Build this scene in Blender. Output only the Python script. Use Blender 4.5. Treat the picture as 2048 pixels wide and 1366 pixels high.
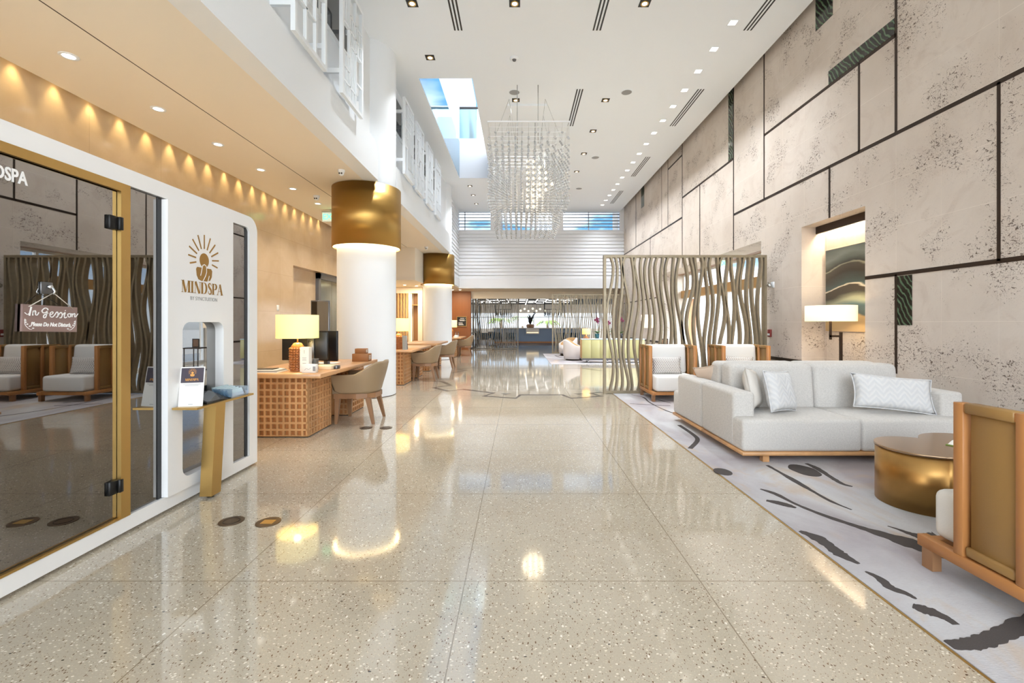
import bpy, bmesh, math, random
from mathutils import Vector, Matrix
random.seed(7)
PI = math.pi
sc = bpy.context.scene
for _o in list(bpy.data.objects):
    bpy.data.objects.remove(_o)
COL = sc.collection

# ------------------------------------------------------------------ camera, world, exposure
cam_data = bpy.data.cameras.new('camera')
cam = bpy.data.objects.new('camera', cam_data)
COL.objects.link(cam)
H = 1.342
cam.location = (0, 0, H)
cam.rotation_euler = (PI / 2, 0, 0)
cam_data.sensor_width = 36.0
cam_data.lens = 16.0
cam_data.shift_x = -13 / 2048
cam_data.shift_y = -38 / 2048
cam_data.clip_start = 0.05
cam_data.clip_end = 300
sc.camera = cam
vs = sc.view_settings
vs.view_transform = 'Standard'
vs.look = 'None'
vs.gamma = 1.0
vs.use_curve_mapping = False
vs.exposure = 0.84
cy = sc.cycles
cy.max_bounces = 9
cy.diffuse_bounces = 5
cy.glossy_bounces = 4
cy.transmission_bounces = 4
cy.transparent_max_bounces = 24
cy.caustics_reflective = False
cy.caustics_refractive = False
cy.sample_clamp_indirect = 6.0
cy.use_denoising = True

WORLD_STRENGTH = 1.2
REAR_FILL = 4.9
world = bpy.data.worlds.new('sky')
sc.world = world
world.use_nodes = True
wn, wl = world.node_tree.nodes, world.node_tree.links
wn.clear()
w_tc = wn.new('ShaderNodeTexCoord')
w_map = wn.new('ShaderNodeMapping')
w_map.inputs['Scale'].default_value = (1.0, 1.0, 2.6)
w_noise = wn.new('ShaderNodeTexNoise')
w_noise.inputs['Scale'].default_value = 2.6
w_noise.inputs['Detail'].default_value = 7
w_ramp = wn.new('ShaderNodeValToRGB')
w_ramp.color_ramp.elements[0].position = 0.495
w_ramp.color_ramp.elements[1].position = 0.60
w_mix = wn.new('ShaderNodeMixRGB')
w_mix.inputs[1].default_value = (0.13, 0.35, 0.66, 1)
w_mix.inputs[2].default_value = (2.1, 2.15, 2.2, 1)
w_sep = wn.new('ShaderNodeSeparateXYZ')
w_hr = wn.new('ShaderNodeMapRange')
w_hr.inputs['From Min'].default_value = 0.0
w_hr.inputs['From Max'].default_value = 0.16
w_hr.inputs['To Min'].default_value = 1.0
w_hr.inputs['To Max'].default_value = 0.0
w_mix2 = wn.new('ShaderNodeMixRGB')
w_mix2.inputs[2].default_value = (0.86, 0.93, 1.0, 1)
w_gr = wn.new('ShaderNodeMapRange')
w_gr.inputs['From Min'].default_value = -0.04
w_gr.inputs['From Max'].default_value = 0.0
w_mix3 = wn.new('ShaderNodeMixRGB')
w_mix3.inputs[1].default_value = (0.55, 0.53, 0.50, 1)
w_bg = wn.new('ShaderNodeBackground')
w_bg.inputs['Strength'].default_value = WORLD_STRENGTH
w_out = wn.new('ShaderNodeOutputWorld')
wl.new(w_tc.outputs['Generated'], w_map.inputs['Vector'])
wl.new(w_map.outputs['Vector'], w_noise.inputs['Vector'])
wl.new(w_noise.outputs['Fac'], w_ramp.inputs['Fac'])
wl.new(w_ramp.outputs['Color'], w_mix.inputs[0])
wl.new(w_tc.outputs['Generated'], w_sep.inputs[0])
wl.new(w_sep.outputs['Z'], w_hr.inputs['Value'])
wl.new(w_sep.outputs['Z'], w_gr.inputs['Value'])
wl.new(w_hr.outputs[0], w_mix2.inputs[0])
wl.new(w_mix.outputs[0], w_mix2.inputs[1])
wl.new(w_gr.outputs[0], w_mix3.inputs[0])
w_side = wn.new('ShaderNodeMapRange')      # added boost: world brightened behind the camera (towards -y) to fill the hall
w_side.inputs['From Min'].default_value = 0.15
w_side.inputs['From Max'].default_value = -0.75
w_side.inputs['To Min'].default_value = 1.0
w_side.inputs['To Max'].default_value = REAR_FILL
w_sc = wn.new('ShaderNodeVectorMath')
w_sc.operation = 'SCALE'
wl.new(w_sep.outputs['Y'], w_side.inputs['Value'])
w_rear_tint = wn.new('ShaderNodeMixRGB')
w_rear_tint.inputs[2].default_value = (0.95, 0.97, 1.0, 1)
w_wf = wn.new('ShaderNodeMapRange')
w_wf.inputs['From Min'].default_value = 0.10
w_wf.inputs['From Max'].default_value = -0.5
w_wf.inputs['To Max'].default_value = 0.9
wl.new(w_sep.outputs['Y'], w_wf.inputs['Value'])
wl.new(w_wf.outputs[0], w_rear_tint.inputs[0])
wl.new(w_mix2.outputs[0], w_rear_tint.inputs[1])
wl.new(w_rear_tint.outputs[0], w_mix3.inputs[2])
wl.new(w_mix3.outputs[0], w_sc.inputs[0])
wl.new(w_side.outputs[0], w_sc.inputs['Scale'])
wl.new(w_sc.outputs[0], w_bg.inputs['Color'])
wl.new(w_bg.outputs[0], w_out.inputs['Surface'])

# lamp powers (each lamp is built with its fixture further down)
P_WASH = 13.0       # square ceiling lights beside the stone wall
P_DOWN = 12.0       # black-trimmed ceiling downlights
P_SOFFIT = 6.0     # round lights in the low soffit
P_COVE = 9.0        # warm spots in the cove above the marble wall
P_NICHE = 10.0      # lamp behind the bronze beam of the niche
P_TABLE = 6.0       # table lamps
P_FLOOR = 7.0       # floor lamps


# ------------------------------------------------------------------ helpers
def S(r, g, b):
    f = lambda c: (c / 255 / 12.92) if c / 255 <= 0.04045 else ((c / 255 + 0.055) / 1.055) ** 2.4
    return (f(r), f(g), f(b), 1.0)


def sstep(a, b, x):
    t = max(0.0, min(1.0, (x - a) / (b - a)))
    return t * t * (3 - 2 * t)


MW = {}


class MB:
    """Collects shapes in world (or local) coordinates; build() links them as one mesh object."""

    def __init__(s):
        s.v, s.f, s.m, s.s = [], [], [], []

    def add(s, verts, faces, mi=0, smooth=False, T=None):
        n = len(s.v)
        s.v += [tuple(T(*p)) if T else tuple(p) for p in verts]
        for k, f in enumerate(faces):
            s.f.append(tuple(i + n for i in f))
            s.m.append(mi)
            s.s.append(smooth[k] if isinstance(smooth, list) else smooth)
        return s

    def box(s, x0, x1, y0, y1, z0, z1, mi=0, T=None):
        v = [(x0, y0, z0), (x1, y0, z0), (x1, y1, z0), (x0, y1, z0), (x0, y0, z1), (x1, y0, z1), (x1, y1, z1), (x0, y1, z1)]
        return s.add(v, [(3, 2, 1, 0), (4, 5, 6, 7), (0, 1, 5, 4), (1, 2, 6, 5), (2, 3, 7, 6), (3, 0, 4, 7)], mi, False, T)

    def hexa(s, lo, hi, mi=0):
        """eight corners: four of the lower face, four of the upper, counter-clockwise from above"""
        return s.add(list(lo) + list(hi), [(3, 2, 1, 0), (4, 5, 6, 7), (0, 1, 5, 4), (1, 2, 6, 5), (2, 3, 7, 6), (3, 0, 4, 7)], mi)

    def rbox(s, x0, x1, y0, y1, z0, z1, r=0.02, seg=2, mi=0, T=None):
        bm = bmesh.new()
        bmesh.ops.create_cube(bm, size=1)
        for v in bm.verts:
            v.co = Vector(((x0 + x1) / 2 + v.co.x * (x1 - x0), (y0 + y1) / 2 + v.co.y * (y1 - y0), (z0 + z1) / 2 + v.co.z * (z1 - z0)))
        r = min(r, (x1 - x0) * .49, (y1 - y0) * .49, (z1 - z0) * .49)
        bmesh.ops.bevel(bm, geom=list(bm.edges), offset=r, segments=seg, profile=0.5, affect='EDGES')
        bm.verts.index_update()
        big = sorted((f.calc_area() for f in bm.faces), reverse=True)[:6]
        lim = big[-1] * .98
        vs_ = [v.co[:] for v in bm.verts]
        fs_ = [tuple(v.index for v in f.verts) for f in bm.faces]
        sm = [True for f in bm.faces]
        bm.free()
        return s.add(vs_, fs_, mi, sm, T)

    def cyl(s, cx, cy_, z0, z1, r, n=24, mi=0, r2=None, smooth=True, cap=True, T=None):
        r2 = r if r2 is None else r2
        v, f, sm = [], [], []
        for k in range(n):
            a = 2 * PI * k / n
            v += [(cx + r * math.cos(a), cy_ + r * math.sin(a), z0), (cx + r2 * math.cos(a), cy_ + r2 * math.sin(a), z1)]
        for k in range(n):
            j = (k + 1) % n
            f.append((2 * k, 2 * j, 2 * j + 1, 2 * k + 1)); sm.append(smooth)
        if cap:
            f.append(tuple(2 * k for k in reversed(range(n)))); sm.append(False)
            f.append(tuple(2 * k + 1 for k in range(n))); sm.append(False)
        return s.add(v, f, mi, sm, T)

    def lathe(s, prof, cx=0, cy_=0, n=32, mi=0, smooth=True, T=None):
        v, f = [], []
        m = len(prof)
        for k in range(n):
            a = 2 * PI * k / n
            for (r, z) in prof:
                v.append((cx + r * math.cos(a), cy_ + r * math.sin(a), z))
        for k in range(n):
            j = (k + 1) % n
            for i in range(m - 1):
                f.append((k * m + i, j * m + i, j * m + i + 1, k * m + i + 1))
        return s.add(v, f, mi, smooth, T)

    def sphere(s, c, r, sub=1, mi=0, sc_=(1, 1, 1)):
        key = sub
        if key not in _ICO:
            bm = bmesh.new()
            bmesh.ops.create_icosphere(bm, subdivisions=sub, radius=1)
            bm.verts.index_update()
            _ICO[key] = ([v.co[:] for v in bm.verts], [tuple(v.index for v in f.verts) for f in bm.faces])
            bm.free()
        vv, ff = _ICO[key]
        return s.add([(c[0] + p[0] * r * sc_[0], c[1] + p[1] * r * sc_[1], c[2] + p[2] * r * sc_[2]) for p in vv], ff, mi, True)

    def tube(s, pts, r, n=8, mi=0, radii=None, smooth=True, T=None, prof=None):
        pts = [Vector(p) for p in pts]
        if prof is None:
            prof = [(math.cos(2 * PI * k / n), math.sin(2 * PI * k / n)) for k in range(n)]
        n = len(prof)
        v, f, sm = [], [], []
        d0 = (pts[1] - pts[0]).normalized()
        up = Vector((0, 1, 0)) if abs(d0.y) < .9 else Vector((1, 0, 0))
        a = d0.cross(up).normalized()
        for i, p in enumerate(pts):
            d = (pts[min(i + 1, len(pts) - 1)] - pts[max(i - 1, 0)]).normalized()
            a = (a - d * a.dot(d)).normalized()
            b = d.cross(a)
            rr = radii[i] if radii else r
            for (u, w) in prof:
                v.append(tuple(p + a * u * rr + b * w * rr))
        for i in range(len(pts) - 1):
            for k in range(n):
                j = (k + 1) % n
                f.append((i * n + k, i * n + j, (i + 1) * n + j, (i + 1) * n + k)); sm.append(smooth)
        f.append(tuple(reversed(range(n)))); sm.append(False)
        f.append(tuple((len(pts) - 1) * n + k for k in range(n))); sm.append(False)
        return s.add(v, f, mi, sm, T)

    def prism(s, outline, t0, t1, T, mi=0, smooth=False):
        """outline of (u, w), counter-clockwise; T(u, w, t) -> world"""
        n = len(outline)
        v = [T(u, w, t0) for u, w in outline] + [T(u, w, t1) for u, w in outline]
        f = [tuple(reversed(range(n))), tuple(range(n, 2 * n))]
        sm = [False, False]
        for k in range(n):
            j = (k + 1) % n
            f.append((k, j, n + j, n + k)); sm.append(smooth)
        return s.add(v, f, mi, sm)

    def stroke(s, pts, w, T, t0=0.0, t1=0.002, mi=0, widths=None, close=False):
        """flat ribbon along 2-D points with a small thickness"""
        L, R = [], []
        n = len(pts)
        for i, (x, y) in enumerate(pts):
            if close:
                xa, ya = pts[(i - 1) % n]; xb, yb = pts[(i + 1) % n]
            else:
                xa, ya = pts[max(i - 1, 0)]; xb, yb = pts[min(i + 1, n - 1)]
            dx, dy = xb - xa, yb - ya
            l = math.hypot(dx, dy) or 1
            hw = (widths[i] if widths else w) / 2
            L.append((x - dy / l * hw, y + dx / l * hw)); R.append((x + dy / l * hw, y - dx / l * hw))
        v, f = [], []
        for i in range(n):
            v += [T(*L[i], t0), T(*R[i], t0), T(*L[i], t1), T(*R[i], t1)]
        rng = range(n) if close else range(n - 1)
        for i in rng:
            a, b = 4 * i, 4 * ((i + 1) % n)
            f += [(a + 3, b + 3, b + 2, a + 2), (a, b, b + 1, a + 1), (a + 2, b + 2, b, a), (a + 1, b + 1, b + 3, a + 3)]
        if not close:
            f += [(0, 1, 3, 2)]
            e = 4 * (n - 1)
            f += [(e + 1, e, e + 2, e + 3)]
        return s.add(v, f, mi)

    def build(s, name, mats, parent=None, local=False, kind=None):
        me = bpy.data.meshes.new(name)
        if not isinstance(mats, (list, tuple)):
            mats = [mats]
        vs_ = s.v
        if parent is not None and not local:
            inv = MW[parent.name].inverted()
            vs_ = [tuple(inv @ Vector(p)) for p in vs_]
        me.from_pydata(vs_, [], s.f)
        for m in mats:
            me.materials.append(m)
        me.polygons.foreach_set('material_index', s.m)
        me.polygons.foreach_set('use_smooth', s.s)
        me.update()
        o = bpy.data.objects.new(name, me)
        COL.objects.link(o)
        if parent is not None:
            o.parent = parent
            MW[o.name] = MW[parent.name]
        else:
            MW[o.name] = Matrix.Identity(4)
        if kind:
            o['kind'] = kind
        return o


_ICO = {}


def tag(o, label, cat, group=None, kind=None):
    o['label'] = label
    o['category'] = cat
    if group:
        o['group'] = group
    if kind:
        o['kind'] = kind
    return o


def thing(name, label, cat, loc=(0, 0, 0), rz=0, group=None):
    o = bpy.data.objects.new(name, None)
    o.empty_display_size = 0.1
    COL.objects.link(o)
    o.location = loc
    o.rotation_euler = (0, 0, rz)
    MW[o.name] = Matrix.Translation(loc) @ Matrix.Rotation(rz, 4, 'Z')
    return tag(o, label, cat, group)


KIDS = {}


def copy_tree(o, parent=None):
    c = o.copy()
    COL.objects.link(c)
    if parent is not None:
        c.parent = parent
    MW[c.name] = MW.get(o.name, Matrix.Identity(4))
    for ch in list(o.children):
        copy_tree(ch, c)
    return c


def dup(o, loc, rz=None, label=None, group=None):
    c = copy_tree(o)
    c.location = loc
    if rz is not None:
        c.rotation_euler = (0, 0, rz)
    MW[c.name] = Matrix.Translation(loc) @ Matrix.Rotation(c.rotation_euler[2], 4, 'Z')
    if label:
        c['label'] = label
    if group:
        c['group'] = group
    return c


def put(light_name, ltype, loc, power, color=(1, 1, 1), size=0.1, size_y=None, parent=None, rot=(0, 0, 0), spread=None, spot=None, blend=.5, shape='DISK'):
    d = bpy.data.lights.new(light_name, ltype)
    d.energy = power
    d.color = color
    if ltype == 'AREA':
        d.shape = shape if size_y is None else 'RECTANGLE'
        d.size = size
        if size_y is not None:
            d.size_y = size_y
        if spread:
            d.spread = spread
    else:
        d.shadow_soft_size = size
    if ltype == 'SPOT':
        d.spot_size = spot
        d.spot_blend = blend
    o = bpy.data.objects.new(light_name, d)
    COL.objects.link(o)
    o.location = loc
    o.rotation_euler = rot
    if parent is not None:
        o.parent = parent
        o.location = MW[parent.name].inverted() @ Vector(loc)
    return o


def catmull(pts, n=6):
    out = []
    P = [pts[0]] + list(pts) + [pts[-1]]
    for i in range(1, len(P) - 2):
        for k in range(n):
            t = k / n
            out.append(tuple(.5 * ((2 * P[i][d]) + (-P[i - 1][d] + P[i + 1][d]) * t + (2 * P[i - 1][d] - 5 * P[i][d] + 4 * P[i + 1][d] - P[i + 2][d]) * t * t + (-P[i - 1][d] + 3 * P[i][d] - 3 * P[i + 1][d] + P[i + 2][d]) * t ** 3) for d in range(len(P[0]))))
    out.append(tuple(pts[-1]))
    return out


def text_shape(txt, size, offset=0.0, align='CENTER', shear=0.0, extrude=0.001, spacing=1.0):
    """outline letters of the built-in font as (verts, faces) in the x-y plane"""
    c = bpy.data.curves.new('lettering', 'FONT')
    c.body = txt
    c.size = size
    c.align_x = align
    c.align_y = 'CENTER'
    c.extrude = extrude
    c.offset = offset
    c.shear = shear
    c.space_character = spacing
    c.resolution_u = 3
    o = bpy.data.objects.new('lettering', c)
    COL.objects.link(o)
    dg = bpy.context.evaluated_depsgraph_get()
    dg.update()
    ev = o.evaluated_get(dg)
    me = ev.to_mesh()
    vs_ = [v.co[:] for v in me.vertices]
    fs_ = [tuple(p.vertices) for p in me.polygons]
    ev.to_mesh_clear()
    bpy.data.objects.remove(o)
    bpy.data.curves.remove(c)
    return vs_, fs_


ORD = ['first', 'second', 'third', 'fourth', 'fifth', 'sixth', 'seventh', 'eighth', 'ninth', 'tenth', 'eleventh', 'twelfth', 'thirteenth', 'fourteenth',
       'fifteenth', 'sixteenth', 'seventeenth', 'eighteenth', 'nineteenth', 'twentieth', 'twenty-first', 'twenty-second', 'twenty-third', 'twenty-fourth']


# ------------------------------------------------------------------ materials
M = {}


def mat(name, col, rough=.5, metal=0.0, spec=.5, emit=None, estr=0.0, var=None, bump=None, coat=0.0, alpha=1.0, trans=0.0, sheen=0.0):
    """var=(scale, amount[, stretch]) mottles the colour, bump=(scale, strength[, stretch])"""
    m = bpy.data.materials.new(name)
    m.use_nodes = True
    nt = m.node_tree
    b = nt.nodes['Principled BSDF']
    b.inputs['Base Color'].default_value = col
    b.inputs['Roughness'].default_value = rough
    b.inputs['Metallic'].default_value = metal
    b.inputs['Specular IOR Level'].default_value = spec
    b.inputs['Coat Weight'].default_value = coat
    b.inputs['Alpha'].default_value = alpha
    b.inputs['Transmission Weight'].default_value = trans
    b.inputs['Sheen Weight'].default_value = sheen
    if emit:
        b.inputs['Emission Color'].default_value = emit
        b.inputs['Emission Strength'].default_value = estr
    if var or bump:
        tc = nt.nodes.new('ShaderNodeTexCoord')
    if var:
        mp = nt.nodes.new('ShaderNodeMapping')
        mp.inputs['Scale'].default_value = var[2] if len(var) > 2 else (1, 1, 1)
        nz = nt.nodes.new('ShaderNodeTexNoise')
        nz.inputs['Scale'].default_value = var[0]
        nz.inputs['Detail'].default_value = 5
        mr = nt.nodes.new('ShaderNodeMapRange')
        mr.inputs['From Min'].default_value = .3
        mr.inputs['From Max'].default_value = .7
        mr.inputs['To Min'].default_value = 1 - var[1]
        mr.inputs['To Max'].default_value = 1 + var[1]
        mx = nt.nodes.new('ShaderNodeVectorMath')
        mx.operation = 'SCALE'
        mx.inputs[0].default_value = col[:3]
        nt.links.new(tc.outputs['Object'], mp.inputs['Vector'])
        nt.links.new(mp.outputs[0], nz.inputs['Vector'])
        nt.links.new(nz.outputs['Fac'], mr.inputs['Value'])
        nt.links.new(mr.outputs[0], mx.inputs['Scale'])
        nt.links.new(mx.outputs[0], b.inputs['Base Color'])
    if bump:
        mp2 = nt.nodes.new('ShaderNodeMapping')
        mp2.inputs['Scale'].default_value = bump[2] if len(bump) > 2 else (1, 1, 1)
        nz2 = nt.nodes.new('ShaderNodeTexNoise')
        nz2.inputs['Scale'].default_value = bump[0]
        nz2.inputs['Detail'].default_value = 3
        bp = nt.nodes.new('ShaderNodeBump')
        bp.inputs['Strength'].default_value = bump[1]
        bp.inputs['Distance'].default_value = 0.004
        nt.links.new(tc.outputs['Object'], mp2.inputs['Vector'])
        nt.links.new(mp2.outputs[0], nz2.inputs['Vector'])
        nt.links.new(nz2.outputs['Fac'], bp.inputs['Height'])
        nt.links.new(bp.outputs[0], b.inputs['Normal'])
    M[name] = m
    return m


class NG:
    """terse node wiring on a material"""

    def __init__(s, m):
        s.t = m.node_tree
        s.b = s.t.nodes['Principled BSDF']

    def n(s, typ, **kw):
        nd = s.t.nodes.new(typ)
        for k, v in kw.items():
            setattr(nd, k, v)
        return nd

    def set(s, sock, v):
        if isinstance(v, (int, float)):
            sock.default_value = v
        elif isinstance(v, tuple):
            sock.default_value = v
        else:
            s.t.links.new(v, sock)

    def math(s, op, a, b=0.0, c=None):
        nd = s.n('ShaderNodeMath', operation=op)
        s.set(nd.inputs[0], a)
        s.set(nd.inputs[1], b)
        if c is not None:
            s.set(nd.inputs[2], c)
        return nd.outputs[0]

    def mix(s, f, a, b):
        nd = s.n('ShaderNodeMixRGB')
        s.set(nd.inputs[0], f)
        s.set(nd.inputs[1], a)
        s.set(nd.inputs[2], b)
        return nd.outputs[0]

    def noise(s, vec, scale, detail=4, rough=.5, dist=0.0):
        nd = s.n('ShaderNodeTexNoise')
        s.set(nd.inputs['Vector'], vec)
        nd.inputs['Scale'].default_value = scale
        nd.inputs['Detail'].default_value = detail
        nd.inputs['Roughness'].default_value = rough
        nd.inputs['Distortion'].default_value = dist
        return nd.outputs['Fac']

    def rng(s, v, a, b, c=0.0, d=1.0):
        nd = s.n('ShaderNodeMapRange')
        s.set(nd.inputs['Value'], v)
        for k, x in zip(('From Min', 'From Max', 'To Min', 'To Max'), (a, b, c, d)):
            nd.inputs[k].default_value = x
        return nd.outputs[0]

    def mapping(s, vec, scale=(1, 1, 1), loc=(0, 0, 0), rot=(0, 0, 0)):
        nd = s.n('ShaderNodeMapping')
        s.set(nd.inputs['Vector'], vec)
        nd.inputs['Scale'].default_value = scale
        nd.inputs['Location'].default_value = loc
        nd.inputs['Rotation'].default_value = rot
        return nd.outputs[0]

    def obj(s):
        return s.n('ShaderNodeTexCoord').outputs['Object']

    def sep(s, v):
        nd = s.n('ShaderNodeSeparateXYZ')
        s.set(nd.inputs[0], v)
        return nd.outputs

    def joint(s, coord, origin, pitch, half):
        """1 on a joint line of half-width `half`"""
        q = s.math('FRACT', s.math('DIVIDE', s.math('SUBTRACT', coord, origin), pitch))
        d = s.math('MULTIPLY', s.math('MINIMUM', q, s.math('SUBTRACT', 1.0, q)), pitch)
        return s.math('LESS_THAN', d, half)


def make_materials():
    mat('white_paint', S(232, 236, 240), .6, bump=(40, .02))
    mat('ceiling_paint', S(236, 241, 246), .8)
    mat('soffit_paint', S(236, 228, 214), .7)
    mat('slat_paint', S(230, 232, 236), .5)
    mat('pod_white', S(238, 238, 238), .25, coat=.3)
    m = mat('brass', S(172, 136, 76), .36, 1.0)
    m.node_tree.nodes['Principled BSDF'].inputs['Anisotropic'].default_value = .8
    tg = m.node_tree.nodes.new('ShaderNodeTangent')
    tg.direction_type = 'RADIAL'
    tg.axis = 'Z'
    m.node_tree.links.new(tg.outputs[0], m.node_tree.nodes['Principled BSDF'].inputs['Tangent'])
    mat('brass_table', S(186, 144, 86), .34, 1.0, var=(2.2, .18), bump=(3, .06))
    mat('gold_trim', S(205, 170, 105), .38, 1.0)
    mat('gold_print', S(165, 125, 62), .45, .4)
    mat('bronze_dark', S(62, 50, 42), .4, .6)
    mat('black_metal', S(24, 24, 25), .4, .3)
    mat('black_plastic', S(20, 20, 22), .35)
    mat('grey_metal', S(110, 110, 112), .35, .8)
    mat('chrome', S(205, 208, 210), .12, 1.0)
    mat('oak', S(196, 148, 100), .42, var=(5, .14, (1, 1, .12)), bump=(30, .06, (1, 1, .1)))
    mat('oak_top', S(198, 150, 104), .30, var=(5, .12, (1, .12, 1)))
    mat('oak_red', S(176, 116, 66), .45, var=(6, .12, (1, 1, .08)))
    mat('walnut', S(140, 102, 70), .42, var=(6, .16, (1, 1, .12)))
    mat('lounge_wood', S(178, 122, 70), .4, var=(7, .12, (1, .15, .15)))
    mat('lounge_leather', S(150, 115, 66), .42, bump=(180, .10))
    mat('chair_leather', S(146, 124, 96), .38, bump=(160, .08))
    mat('sofa_fabric', S(196, 192, 187), .9, var=(90, .10, (1, .35, 1)), bump=(260, .25), sheen=.15)
    mat('white_fabric', S(226, 225, 222), .92, bump=(120, .35))
    mat('piping', S(120, 120, 122), .8)
    mat('barrel_fabric', S(222, 216, 214), .9, bump=(150, .2))
    mat('tan_fabric', S(196, 158, 110), .8)
    mat('blue_fabric', S(70, 96, 122), .8)
    mat('peach_fabric', S(206, 186, 168), .9, bump=(90, .3))
    mat('silver_fabric', S(206, 200, 192), .6, bump=(60, .4))
    mat('screen_metal', S(146, 134, 112), .42, .45, var=(14, .08))
    mat('screen_dark', S(86, 78, 66), .36, .7)
    mat('yellow_lacquer', S(178, 172, 122), .35)
    mat('pale_glass', S(190, 214, 222), .1)
    mat('paper', S(240, 238, 232), .6)
    mat('paper_cream', S(228, 208, 176), .7)
    mat('print_purple', S(62, 54, 66), .4)
    mat('print_orange', S(220, 160, 84), .5)
    mat('print_grey', S(150, 150, 150), .6)
    mat('print_white', S(246, 246, 246), .5)
    mat('carton', S(146, 96, 52), .6)
    mat('sign_wood', S(140, 116, 110), .6, var=(9, .22, (1, .1, 1)))
    mat('twine', S(206, 200, 188), .8)
    mat('mirror_glass', (.27, .26, .25, 1), .012, 1.0)
    mat('door_steel', S(120, 128, 132), .12, 1.0)
    mat('dark_glass', S(36, 40, 44), .05, .2, spec=.7)
    mat('blue_glass', S(58, 122, 146), .06, .4)
    mat('shaft_paint', S(168, 171, 176), .7)
    mat('panel_wood', S(142, 86, 46), .45, var=(6, .08, (1, 1, .08)))
    mat('brass_top_reflect', S(178, 150, 122), .26, .9)  # paler brass copy for the table top, its reflected light put into the colour
    mat('marble_pale', S(214, 204, 190), .4, var=(4, .08))
    mat('red_plastic', S(128, 44, 40), .5)
    mat('leaf', S(60, 98, 44), .5)
    mat('leaf_light', S(120, 142, 60), .6)
    mat('petal', S(112, 18, 64), .6)
    mat('bark', S(112, 92, 70), .8)
    mat('pot_teal', S(30, 84, 96), .3)
    mat('pot_black', S(28, 28, 30), .4)
    mat('bar_front', S(118, 132, 150), .45, bump=(14, .6, (1, 1, 6)))
    mat('floor_wood', S(104, 74, 56), .32, var=(5, .2, (.2, 3, 1)))
    mat('dark_ceiling', S(44, 42, 42), .7)
    mat('concrete', S(198, 192, 184), .8, var=(2, .06))
    mat('slab_beige', S(204, 198, 176), .8)
    mat('facade', S(206, 204, 200), .8)
    mat('shade_warm', S(250, 236, 180), .8, emit=S(255, 220, 104), estr=0.5)
    mat('shade_cream', S(250, 232, 205), .8, emit=S(255, 218, 168), estr=.45)
    mat('shade_orange', S(250, 214, 140), .8, emit=S(255, 190, 84), estr=.45)
    mat('glow_warm', (1, .9, .7, 1), .5, emit=(1.0, .78, .42, 1), estr=9)
    mat('glow_white', (1, 1, 1, 1), .5, emit=(1.0, .94, .84, 1), estr=3)
    mat('glow_strip', (1, .9, .7, 1), .5, emit=(1.0, .78, .40, 1), estr=.8)
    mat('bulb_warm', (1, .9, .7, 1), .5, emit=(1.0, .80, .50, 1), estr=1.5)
    mat('exit_green', (.2, .9, .4, 1), .5, emit=(.12, .95, .35, 1), estr=1.2)
    mat('acrylic_white', S(226, 236, 230), .2, emit=S(220, 240, 225), estr=.25)
    mat('strip_white', (.9, .9, .9, 1), .5, emit=(1, .97, .92, 1), estr=1.3)
    mat('grey_inlay', S(98, 90, 84), .12)
    mat('floor_bronze', S(104, 86, 66), .35, .8)
    mat('rug_ink', S(74, 68, 66), .95, bump=(200, .3))
    mat('lamp_wood', S(160, 98, 48), .3, coat=.3)
    mat('screen_display', S(40, 70, 88), .06, .4)

    # thin window glass and acrylic: clear with a sheen
    for nm, tint, fac in (('window_glass', (.95, .98, 1, 1), .10), ('acrylic', (.86, .92, 1, 1), .22), ('balustrade_glass', (.72, .90, .94, 1), .14)):
        m = mat(nm, tint, .02)
        nt = m.node_tree
        out = nt.nodes['Material Output']
        tr = nt.nodes.new('ShaderNodeBsdfTransparent')
        tr.inputs[0].default_value = tint
        gl = nt.nodes.new('ShaderNodeBsdfGlossy')
        gl.inputs['Roughness'].default_value = .02
        mx = nt.nodes.new('ShaderNodeMixShader')
        mx.inputs[0].default_value = fac
        nt.links.new(tr.outputs[0], mx.inputs[1])
        nt.links.new(gl.outputs[0], mx.inputs[2])
        nt.links.new(mx.outputs[0], out.inputs['Surface'])

    # crystal beads: clear glass balls that catch the light
    m = mat('crystal', (.66, .67, .69, 1), .08, spec=.9)
    nt = m.node_tree
    out = nt.nodes['Material Output']
    tr = nt.nodes.new('ShaderNodeBsdfTransparent')
    tr.inputs[0].default_value = (.93, .94, .95, 1)
    lw = nt.nodes.new('ShaderNodeLayerWeight')
    lw.inputs['Blend'].default_value = .55
    mr = nt.nodes.new('ShaderNodeMapRange')
    mr.inputs['To Min'].default_value = .28
    mr.inputs['To Max'].default_value = .92
    mx = nt.nodes.new('ShaderNodeMixShader')
    nt.links.new(lw.outputs['Facing'], mr.inputs['Value'])
    nt.links.new(mr.outputs[0], mx.inputs[0])
    nt.links.new(tr.outputs[0], mx.inputs[1])
    nt.links.new(nt.nodes['Principled BSDF'].outputs[0], mx.inputs[2])
    nt.links.new(mx.outputs[0], out.inputs['Surface'])

    # terrazzo
    m = mat('terrazzo', S(186, 172, 148), .075, spec=.75, coat=.35)
    m.node_tree.nodes['Principled BSDF'].inputs['Coat Roughness'].default_value = .05
    g = NG(m)
    v = g.obj()
    x, y, z = g.sep(v)
    big = g.noise(v, 1.3, 4)
    base = g.mix(g.rng(big, .35, .65), S(184, 172, 153), S(192, 182, 164))
    fine = g.noise(v, 140, 2)
    base = g.mix(g.rng(fine, .4, .7, 0, .35), base, S(168, 154, 132))

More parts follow.
